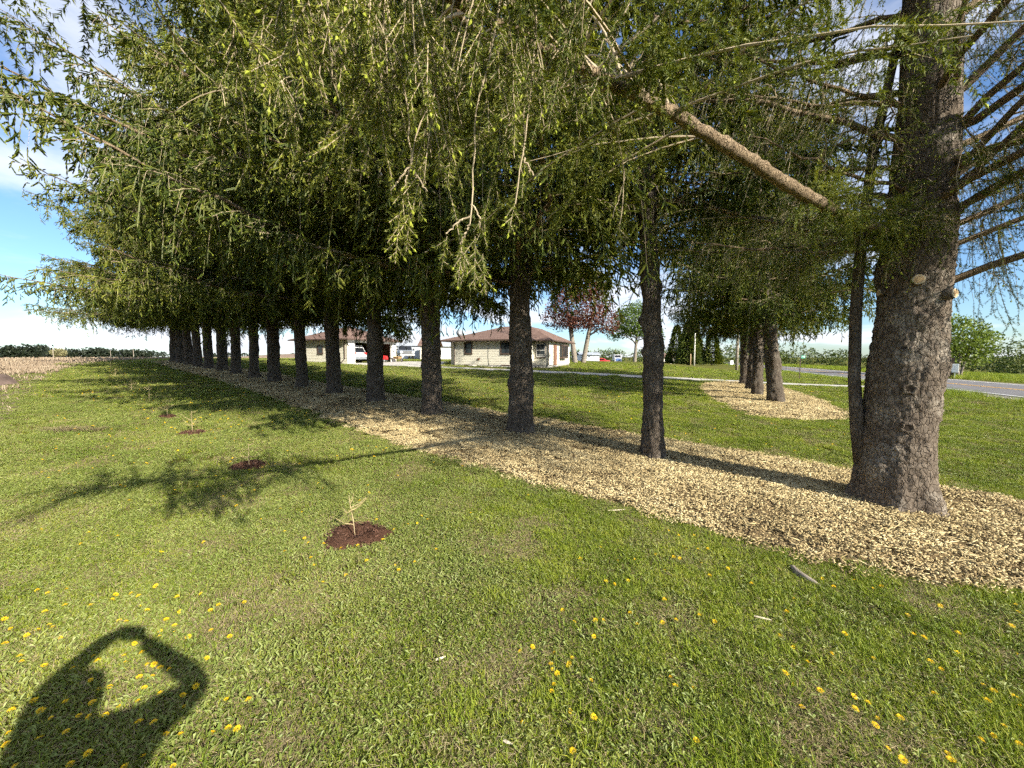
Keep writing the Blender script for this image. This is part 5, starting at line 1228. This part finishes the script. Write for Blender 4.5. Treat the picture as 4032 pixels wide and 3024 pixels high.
# conifers far behind the lawn
def far_conifer(seed, h, R):
    rng = np.random.default_rng(seed); n = 2600; q = rng.random(n) ** 1.35; a = rng.uniform(0, 6.283, n); z = 1.0 + q * (h - 1.0); rr = (R * (1 - q) ** .85 + .15) * rng.uniform(.35, 1, n)
    O = np.stack([rr * np.cos(a), rr * np.sin(a), z - .12 * rr], 1); D = unit(np.stack([np.cos(a), np.sin(a), rng.uniform(-.7, .1, n)], 1)); V, F = brushes(rng, O, D, rng.uniform(.4, .9, n), .28); return V, F
FC = [fast_mesh('crown', *far_conifer(50 + i, 12, 3.0), MAT['spruce_needles']) for i in range(2)]
tm = MB(); tm.tube([(0, 0, -.3), (0, 0, 1.4), (0, 0, 11)], [.24, .2, .03], 9); ftm = tm.mesh('trunk', MAT['spruce_bark'], True)
for k, (x, y, s) in enumerate(((48.2, 106, 1.0), (50.6, 110, 1.08), (53.2, 113, 1.0), (55.6, 118, 1.1), (57.0, 110, .92), (51.5, 121, 1.05))):
    t = empty('far_spruce', (x, y, tz(x, y)), k * 1.1); t.scale = (s, s, s)
    tag(t, ['front left', 'second', 'middle', 'rear', 'rightmost', 'hindmost'][k] + ' spruce in the dark cluster behind the pale utility pole', 'spruce tree', 'far spruces behind the lawn')
    link(bpy.data.objects.new('trunk', ftm), t); link(bpy.data.objects.new('crown', FC[k % 2]), t)
def treeline(name, label, pts, dens, h, w, mat, size, per, seed, zoff=0.0, hprof=None):
    """a far wood that reads as one mass"""
    rng = np.random.default_rng(seed); P = np.array(pts, float); sg = np.linalg.norm(np.diff(P, axis=0), axis=1); s = np.concatenate([[0], np.cumsum(sg)]); n = int(s[-1] * dens); q = rng.uniform(0, s[-1], n)
    x = np.interp(q, s, P[:, 0]) + rng.normal(0, w, n); y = np.interp(q, s, P[:, 1]) + rng.normal(0, w, n); hh = rng.uniform(*h, n) * (hprof(q / s[-1]) if hprof else 1); z = np.array([tz(a, b) for a, b in zip(x, y)]) + zoff
    bl = [(x[i], y[i], z[i] + hh[i] * .5, hh[i] * rng.uniform(.4, .75), hh[i] * .5, hh[i] * .55) for i in range(n)]
    V, F = leaf_cloud(rng, bl, n * per, size, .55); o = bpy.data.objects.new(name, fast_mesh(name, V, F, MAT[mat])); link(o); tag(o, label, 'woodland', kind='stuff'); return o
def ray_at(px, d): return ((px - 2016) / 1515 * d, d)
treeline('treeline', 'dark distant woodland along the left horizon', [ray_at(-500, 420), ray_at(0, 420), ray_at(300, 430), ray_at(800, 470)], .8, (7, 10), 7, 'far_wood_leaves', 1.3, 60, 1, 2.0, lambda u: 1 + .55 * np.exp(-((u - .53) / .035) ** 2) + .3 * np.exp(-((u - .68) / .015) ** 2) - .25 * (u > .85))
treeline('treeline', 'thin far strip of woods behind the ploughed hill', [ray_at(700, 900), ray_at(1400, 900), ray_at(2100, 800)], .06, (9, 14), 8, 'far_wood_leaves', 1.8, 110, 2, 0)
treeline('treeline', 'green woodland edge behind the far lorry', [ray_at(2200, 190), ray_at(2420, 175), ray_at(2640, 180), ray_at(2760, 210)], .45, (5.0, 7.5), 3, 'wood_edge_leaves', .45, 170, 3)
treeline('treeline', 'light green young woods right of the far spruces', [ray_at(2790, 150), ray_at(2950, 150), ray_at(3100, 150)], .5, (4.5, 7.5), 3, 'wood_edge_leaves', .4, 170, 4, 0)
treeline('treeline', 'hedgerow across the field beyond the road', [ray_at(3050, 150), ray_at(3300, 135), ray_at(3700, 110), ray_at(4150, 95)], .55, (4.2, 6.2), 2.4, 'wood_edge_leaves', .36, 190, 5, 0)
treeline('treeline', 'taller olive trees at the right edge beyond the road', [ray_at(3880, 88), ray_at(4250, 84)], .5, (6.5, 8.8), 2, 'wood_edge_leaves', .3, 260, 6, 0)
# far house roof behind the lawn
hs = empty('distant_house', (38.5 * 1.6, 160, -1.2), .4); tag(hs, 'distant house with brown roof among the trees beyond the lawn', 'house')
m = MB(); m.box(-5, 5, -3, 3, 0, 2.6); m.build('wall', MAT['siding_trim'], hs)
m = MB(); m.prism([(-3.5, 2.6), (0, 4.6), (3.5, 2.6)], -5.4, 5.4, 'x'); m.build('roof', MAT['brown_shingles'], hs)
for a in (-3, 0, 3):
    m = MB(); m.box(a - .5, a + .5, -3.05, -3.01, 1, 2.1); m.build('window', MAT['window_glass'], hs)
# ploughed hill on the left horizon
hx, hy = ray_at(1230, 560); qx = np.linspace(-260, 260, 40); qy = np.linspace(-120, 160, 20); X, Y = np.meshgrid(qx, qy, indexing='ij')
Zh = -3 + 9.6 * np.exp(-(X / 120) ** 2) * np.exp(-(Y / 90) ** 2); V = np.stack([X + hx, Y + hy, Zh], -1).reshape(-1, 3); i = (np.arange(39)[:, None] * 20 + np.arange(19)[None]).ravel()
o = bpy.data.objects.new('hill', fast_mesh('hill', V, np.stack([i, i + 20, i + 21, i + 1], -1), MAT['plowed_field'], smooth=True)); link(o); tag(o, kind='structure')

# ---------------------------------------------------------------- saplings in mulch rings
simple('sapling_bark', (.42, .33, .19), .9, .1, .2, 20)
leafmat('sapling_needles', [(0.1, (.20, .19, .055)), (0.9, (.36, .33, .11))], .25)
leafmat('mulch_bits', [(0.1, (.045, .022, .014)), (0.5, (.12, .06, .04)), (0.95, (.26, .15, .10))], 0, rough=.95)
def sapling(x, y, h, seed, label, ring_label, lean, green, R=.36, branches=9):
    rng = np.random.default_rng(seed); z = tz(x, y); t = empty('sapling', (x, y, z)); tag(t, label, 'sapling', 'planted saplings in the lawn')
    m = MB(); top = (lean[0] * h, lean[1] * h, h); m.tube([(0, 0, -.03), (lean[0] * h * .3, lean[1] * h * .3, h * .4), (lean[0] * h * .8, lean[1] * h * .8, h * .75), top], [.0055, .0045, .003, .0015], 6); m.build('stem', MAT['sapling_bark'], t, True)
    for i in range(branches):
        f = rng.uniform(.3, .95); a = i * 2.4 + rng.uniform(-.4, .4); l = h * rng.uniform(.3, .5) * (1.25 - f * .8); s = np.array([lean[0] * h * f, lean[1] * h * f, h * f]); up = rng.uniform(.1, .8)
        e = s + np.array([math.cos(a), math.sin(a), up]) * l; md = (s + e) / 2 + np.array([0, 0, -.02]); A = Acc(); q = np.stack([s, md, e])[None]
        V, Q = np_tubes(q, np.array([[.004, .003, .0015]]), 5); A.add(V, Q, 0)
        O = np.concatenate([np.linspace(s, md, 4), np.linspace(md, e, 5)]); D = np.tile(unit(e - s), (len(O), 1)); V, F = needles(rng, O, D, np.full(len(O), l / 5), .0035 if green else .005, .02, .004, 1.0); A.add(V, F, 1)
        if green and rng.random() < .8: V, F = buds(rng, e[None], unit(e - s)[None], .02, .006); A.add(V, F, 2)
        link(bpy.data.objects.new('branch', A.mesh('branch', [MAT['sapling_bark'], MAT['sapling_needles'], MAT['fresh_growth']])), t)
    if ring_label:
        A = Acc(); n = 36; rr = np.array([0, .10, .2, .34, .5, .68, .84, 1.0, 1.12]) * R; zz = np.array([.012, .012, .02, .045, .06, .055, .03, .006, -.03]); th = np.arange(n) * 6.2832 / n
        rad = rr[:, None] * (1 + .12 * np.sin(3 * th + seed)[None] + .06 * np.sin(7 * th)[None]); V = np.stack([rad * np.cos(th), rad * np.sin(th) * .92, zz[:, None] + rng.normal(0, .008, rad.shape)], -1).reshape(-1, 3)
        i = np.arange(8)[:, None] * n + np.arange(n)[None]; j = np.arange(8)[:, None] * n + ((np.arange(n) + 1) % n)[None]; A.add(V, np.stack([i, j, j + n, i + n], -1).reshape(-1, 4), 0)
        k = 420; a = rng.uniform(0, 6.28, k); r = R * np.sqrt(rng.random(k)) * 1.1; O = np.stack([r * np.cos(a), r * np.sin(a) * .92, np.interp(r, rr, zz) + rng.uniform(0, .016, k)], 1); D = unit(np.stack([rng.normal(size=k), rng.normal(size=k), rng.normal(0, .3, k)], 1))
        S = unit(np.cross(D, rng.normal(0, .25, (k, 3)) + [0, 0, 1])); l = rng.uniform(.012, .04, (k, 1)); w = rng.uniform(.003, .007, (k, 1)); V = np.stack([O - D * l / 2 - S * w, O + D * l / 2 - S * w, O + D * l / 2 + S * w, O - D * l / 2 + S * w], 1).reshape(-1, 3); A.add(V, np.arange(len(V)).reshape(-1, 4), 1)
        o = bpy.data.objects.new('mulch_ring', A.mesh('mulch_ring', [MAT['bark_mulch'], MAT['mulch_bits']])); link(o); o.location = (x, y, z + .004); tag(o, ring_label, 'mulch', 'mulch rings round the saplings')
sapling(-1.52, 3.62, .42, 1, 'nearest sapling, straw-coloured and forked, in the lawn', 'dark red-brown mulch ring round the nearest sapling', (-.12, 0), False, .31, 9)
sapling(-3.93, 5.65, .36, 2, 'thin bare second sapling from the viewer, in branch shade', 'dark mulch ring round the second sapling from the viewer', (.02, 0), False, .26, 9)
sapling(-6.40, 7.62, .48, 3, 'third sapling from the viewer, olive-needled with upswept twigs', 'sunlit reddish mulch ring round the third sapling', (.0, 0), True, .24, 11)
sapling(-8.36, 9.25, .46, 4, 'fourth sapling from the viewer, narrow and brownish', 'faded mulch patch round the fourth sapling', (.05, 0), True, .20, 11)
for k, (x, y) in enumerate(((-11.0, 11.6), (-13.7, 13.8), (-16.6, 16.4), (-19.2, 18.6), (-24.6, 23.6))):
    sapling(x, y, .5, 10 + k, ['fifth', 'sixth', 'seventh', 'eighth', 'farthest'][k] + ' small sapling from the viewer in the left lawn', None, (.03, 0), True, .3, 10)
# dry grass heap, dead root piece and stray bits of wood
rng = np.random.default_rng(8); A = Acc(); V, F = blades(rng, 520, .34, (.12, .38), (.003, .007), (.9, 1.3)); V[:, 0] *= 1.7; V[:, 1] *= .6; V[:, 2] *= .55; A.add(V, F, 0)
o = bpy.data.objects.new('dry_grass_clump', A.mesh('dry_grass_clump', [MAT['dry_grass']])); link(o); o.location = (-8.8, 7.65, tz(-8.8, 7.65)); tag(o, 'flat heap of dry grass near the field edge at left', 'dry grass')
m = MB(); m.tube([(.1, .16, -.01), (.03, .10, .02), (0, .0, .03), (.04, -.1, .022), (.10, -.2, .0)], [.012, .028, .03, .022, .005], 6); o = m.build('dead_root', MAT['grey_bark'], None, True); o.location = (2.36, 3.06, tz(2.36, 3.06)); tag(o, 'weathered grey root lying in the grass below the chip bed', 'root')
for k, (x, y, l, a, lab) in enumerate(((-.42, 2.14, .06, .4, 'pale wood splinter in the grass at lower centre'), (-.02, 1.66, .05, -.5, 'pale broken wood chip near the bottom edge'), (1.2, 4.3, .2, .1, 'white lath lying at the edge of the chip bed'), (1.72, 2.52, .10, -.5, 'thin pale stick in the right foreground grass'))):
    m = MB(); m.loft([[(-l / 2, -.008, .02), (-l / 2, .008, .022), (-l / 2, .006, .03)], [(0, -.014, .024), (0, .012, .026), (0, .0, .038)], [(l / 2, -.006, .03), (l / 2, .004, .03), (l / 2, 0, .036)]], True); o = m.build('wood_piece', MAT['cut_rim'], None); o.location = (x, y, tz(x, y) + .012); o.scale = (1, .6, .6); o.rotation_euler.z = a; tag(o, lab, 'wood piece')

# ---------------------------------------------------------------- dandelions
simple('dandelion_yellow', (.82, .58, .015), .6, .2, .12, 60)
simple('dandelion_centre', (.80, .46, .01), .7, .2, .12, 60)
simple('dandelion_stem', (.22, .24, .07), .6, .3, .1, 30)
def dand_head(seed, tilt):
    rng = np.random.default_rng(seed); m = MB()
    for lay, (k, r0, r1, z0, z1) in enumerate(((20, .004, .0205, .0, .004), (16, .003, .016, .003, .009), (11, .002, .010, .005, .0125))):
        m.cm = 0 if lay < 2 else 1
        for i in range(k):
            a = (i + rng.uniform(-.25, .25)) * 6.2832 / k; w = 3.1 / k; r = r1 * rng.uniform(.85, 1.08)
            m.add([(r0 * math.cos(a), r0 * math.sin(a), z0), (r * .8 * math.cos(a - w * .55), r * .8 * math.sin(a - w * .55), z1), (r * math.cos(a), r * math.sin(a), z1 + rng.uniform(-.002, .002)), (r * .8 * math.cos(a + w * .55), r * .8 * math.sin(a + w * .55), z1)], [(0, 1, 2, 3)])
    m.v = [tuple(Matrix.Rotation(tilt, 3, 'X') @ Vector(v)) for v in m.v]
    return m.mesh('flower_head', [MAT['dandelion_yellow'], MAT['dandelion_centre']])
HEADS = [dand_head(i, t) for i, t in enumerate((0, .25, .5, -.2, .12))]
m = MB(); m.tube([(0, 0, -.02), (.002, 0, .02), (0, 0, .05)], .0018, 5); STEM = m.mesh('dandelion', MAT['dandelion_stem'])
DAND = [(-346,270),(-333,265),(-326,270),(-306,252),(-264,273),(-275,267),(-284,264),(-266,263),(-239,263),(-280,257),(-292,255),(-256,254),(-331,239),(-310,244),(-290,232),(-315,231),(-298,224),(-300,231),(-298,236),(-278,225),(-258,241),(-247,248),(-250,238),(-226,240),(-217,236),(-214,232),(-224,233),(-219,227),(-206,251),(-203,256),(-188,258),(-226,268),(-176,228),(-201,227),(-191,233),(-225,249),(-276,205),(-303,218),(-283,209),(-263,204),(-243,201),(-242,212),(-233,205),(-226,195),(-218,191),(-213,192),(-228,220),(-215,212),(-226,213),(-220,207),(-207,207),(-202,206),(-197,204),(-190,202),(-202,196),(-196,197),(-194,190),(-181,186),(-189,182),(-169,186),(-165,182),(-177,211),(-167,192),(-225,183),(-211,182),(-196,180),(-222,174),(-229,175),(-211,175),(-203,174),(-199,176),(-179,172),(-169,171),(-162,167),(-208,168),(-216,165),(-226,161),(-233,167),(-244,175),(-241,182),(-134,183),(-130,170),(-147,186),(-141,168),(-134,169),(-146,153),(-154,166),(-211,152),(-186,157),(-166,153),(-162,157),(-190,153),(41,246),(61,246),(82,241),(100,243),(110,247),(127,249),(12,223),(5,219),(26,219),(35,215),(22,210),(23,206),(26,204),(33,207),(43,200),(23,197),(21,192),(29,182),(39,177),(60,188),(89,202),(89,197),(98,196),(5,175),(86,166),(51,230),(35,255),(82,254),(27,161),(250,299),(289,288),(280,286),(248,286),(274,296),(208,272),(216,266),(191,256),(307,264),(275,256),(367,268),(359,261),(212,235),(257,236),(260,232),(264,238),(289,238),(174,225),(191,218),(173,214),(215,217),(271,222),(244,213),(246,208),(308,222),(330,242),(154,206),(155,199),(165,194),(259,200),(224,191),(258,193),(248,189),(266,191),(180,190),(184,187),(149,186),(172,182),(176,175),(192,179),(183,180),(240,175),(229,170),(218,167),(199,163),(195,159),(172,164),(173,159),(114,157),(261,185),(234,165),(157,376),(165,369),(180,370),(129,332),(161,344),(171,342),(180,343),(107,325),(91,321),(82,346),(127,309),(142,325),(146,324),(164,320),(179,309),(161,302),(74,292),(92,291),(79,287),(186,288),(110,268),(56,245),(136,246),(172,236),(-193,348),(-188,345),(-153,334),(-140,338),(-157,350),(-163,362),(-143,394),(-116,369),(-122,352),(-98,387),(-173,320),(-200,328),(-165,309),(-122,312),(-97,309),(-82,313),(-92,301),(-82,297),(-130,291),(-146,285),(-231,478),(-240,476),(-245,456),(-187,491),(-178,466),(-254,493),(-161,533),(-90,398),(-107,385)]
rd = random.Random(21)
def lawn1(x, y): return bool(lawn_ok(np.array([x]), np.array([y]))[0])
tries = 0
while len(DAND) < 300 and tries < 3000:
    tries += 1; r = rd.uniform(-1.3, .2); y = rd.uniform(3.2, 7.2); x = r * y
    if lawn1(x, y) and rd.random() < (1.0 if r < -.6 else .35): DAND.append((x * 100, y * 100))
DZ = (('orange-yellow dandelion in the shadow of the person at lower left', lambda x, y: x < -.85 and y < 2.05 and x > -2.3), ('yellow dandelion in the sunny weedy grass of the left foreground', lambda x, y: x < -.7 and y < 3.2),
      ('yellow dandelion in the grass of the right foreground below the chip bed', lambda x, y: x > .75 and y < 4.2), ('yellow dandelion in the worn grass of the centre foreground', lambda x, y: y < 2.9), ('small yellow dandelion in the lawn around and beyond the nearest sapling', lambda x, y: True))
for k, (cx_, cy_) in enumerate(DAND):
    x, y = cx_ / 100, cy_ / 100; z = tz(x, y); o = bpy.data.objects.new('dandelion', STEM); link(o); s = rd.uniform(.6, .92); o.location = (x, y, z); o.scale = (s, s, s * rd.uniform(.7, 1.25)); o.rotation_euler = (rd.uniform(-.2, .2), rd.uniform(-.2, .2), rd.uniform(0, 6.28))
    for lab, f in DZ:
        if f(x, y): tag(o, lab, 'dandelion', lab.replace('dandelion', 'dandelions')); break
    h = bpy.data.objects.new('flower_head', HEADS[rd.randrange(5)]); link(h, o); h.location = (0, 0, .05); h.rotation_euler.z = rd.uniform(0, 6.28)
# the smaller ones farther off
x, y = wedge(2600, 5.5, 26, -1.3, 1.1); k = lawn_ok(x, y) & (vnoise(x, y, .7, 12) > .42) & ((x < 0) | (rngG.random(2600) < .45)); x = x[k]; y = y[k]
scatter('dandelions', np.stack([x, y, terrain(x, y) + .05], 1), np.stack([rngG.normal(0, .3, len(x)), rngG.normal(0, .3, len(x)), rngG.uniform(0, 6, len(x))], 1), rngG.uniform(.9, 1.3, len(x)), rngG.integers(0, 5, len(x)), [proto('flower', h) for h in HEADS], 'tiny yellow dandelions sprinkled over the farther lawn', 'dandelions')

# ---------------------------------------------------------------- the person taking the picture (behind the viewpoint; the shadow falls on the lawn)
simple('jacket', (.05, .06, .085), .9, .1, .15, 6); simple('hair_brown', (.06, .04, .03), .8, .2, .2, 20); simple('phone_black', (.015, .015, .017), .2, .5, .05, 4)
SK_V = {'pelvis': ((0, -.40, .98), .155), 'waist': ((0, -.40, 1.15), .135), 'chest': ((.02, -.36, 1.41), .21), 'neckb': ((0, -.38, 1.54), .11), 'neck': ((0, -.36, 1.60), .06), 'head0': ((0, -.345, 1.68), .095), 'head1': ((0, -.335, 1.755), .108), 'head2': ((0, -.345, 1.815), .07),
    'shr': ((.24, -.26, 1.575), .088), 'elr': ((.385, -.075, 1.61), .066), 'fmr': ((.24, -.065, 1.71), .055), 'wrr': ((.12, -.06, 1.80), .042), 'par': ((.07, -.04, 1.825), .036), 'shl': ((-.19, -.38, 1.56), .08), 'ell': ((-.33, -.19, 1.655), .066), 'wrl': ((-.16, -.065, 1.84), .044), 'pal': ((-.115, -.04, 1.865), .036),
    'hpr': ((.10, -.40, .92), .10), 'knr': ((.12, -.37, .50), .065), 'anr': ((.13, -.42, .09), .045), 'for': ((.14, -.27, .045), .035), 'hpl': ((-.10, -.40, .92), .10), 'knl': ((-.12, -.38, .50), .065), 'anl': ((-.13, -.43, .09), .045), 'fol': ((-.14, -.28, .045), .035)}
SK_E = [('pelvis', 'waist'), ('waist', 'chest'), ('chest', 'neckb'), ('neckb', 'neck'), ('neck', 'head0'), ('head0', 'head1'), ('head1', 'head2'), ('chest', 'shr'), ('shr', 'elr'), ('elr', 'fmr'), ('fmr', 'wrr'), ('wrr', 'par'), ('chest', 'shl'), ('shl', 'ell'), ('ell', 'wrl'), ('wrl', 'pal'),
    ('pelvis', 'hpr'), ('hpr', 'knr'), ('knr', 'anr'), ('anr', 'for'), ('pelvis', 'hpl'), ('hpl', 'knl'), ('knl', 'anl'), ('anl', 'fol')]
for sgn, pk_, pz in ((1, 'par', 1.825), (-1, 'pal', 1.865)):
    for i in range(4):
        nm = pk_ + str(i); bx_ = SK_V[pk_][0]; SK_V[nm] = ((bx_[0] - sgn * .012, bx_[1] + .006, pz + .022 - i * .017), .009); SK_V[nm + 'b'] = ((bx_[0] - sgn * .042, -.024, pz + .022 - i * .017), .008); SK_E += [(pk_, nm), (nm, nm + 'b')]
    SK_V[pk_ + 't'] = ((SK_V[pk_][0][0] - sgn * .03, -.055, pz - .01), .010); SK_E.append((pk_, pk_ + 't'))
ks = list(SK_V); me = bpy.data.meshes.new('body'); me.from_pydata([SK_V[q][0] for q in ks], [(ks.index(a), ks.index(b)) for a, b in SK_E], []); me.materials.append(MAT['jacket'])
person = empty('person', (0, -.40, 0)); tag(person, 'person in dark clothes holding up a phone, seen only as the shadow on the lawn', 'person')
bo = bpy.data.objects.new('body', me); link(bo, person); bo.location = (0, .40, 0)
sm_ = bo.modifiers.new('skin', 'SKIN'); sm_.use_smooth_shade = True
for q, sv_ in zip(ks, me.skin_vertices[0].data): sv_.radius = (SK_V[q][1],) * 2; sv_.use_root = q == 'pelvis'
bo.modifiers.new('sub', 'SUBSURF').levels = 1; bo.modifiers['sub'].render_levels = 2
m = MB(); ring = lambda r, z, yy=-.35: [(r * math.cos(a), yy + r * 1.12 * math.sin(a), z) for a in [i * 6.2832 / 16 for i in range(16)]]
m.loft([ring(.096, 1.72, -.36), ring(.106, 1.77, -.36), ring(.10, 1.82, -.36), ring(.06, 1.855, -.36)], True); hr_ = m.build('hair', MAT['hair_brown'], person, True); hr_.location = (0, .40, 0)
m = MB(); m.box(-.12, .05, -.022, -.0125, 1.80, 1.90); ph = m.build('phone', MAT['phone_black'], None, bevel=.003); tag(ph, 'phone held up in both hands, its shadow atop the person shadow', 'phone')
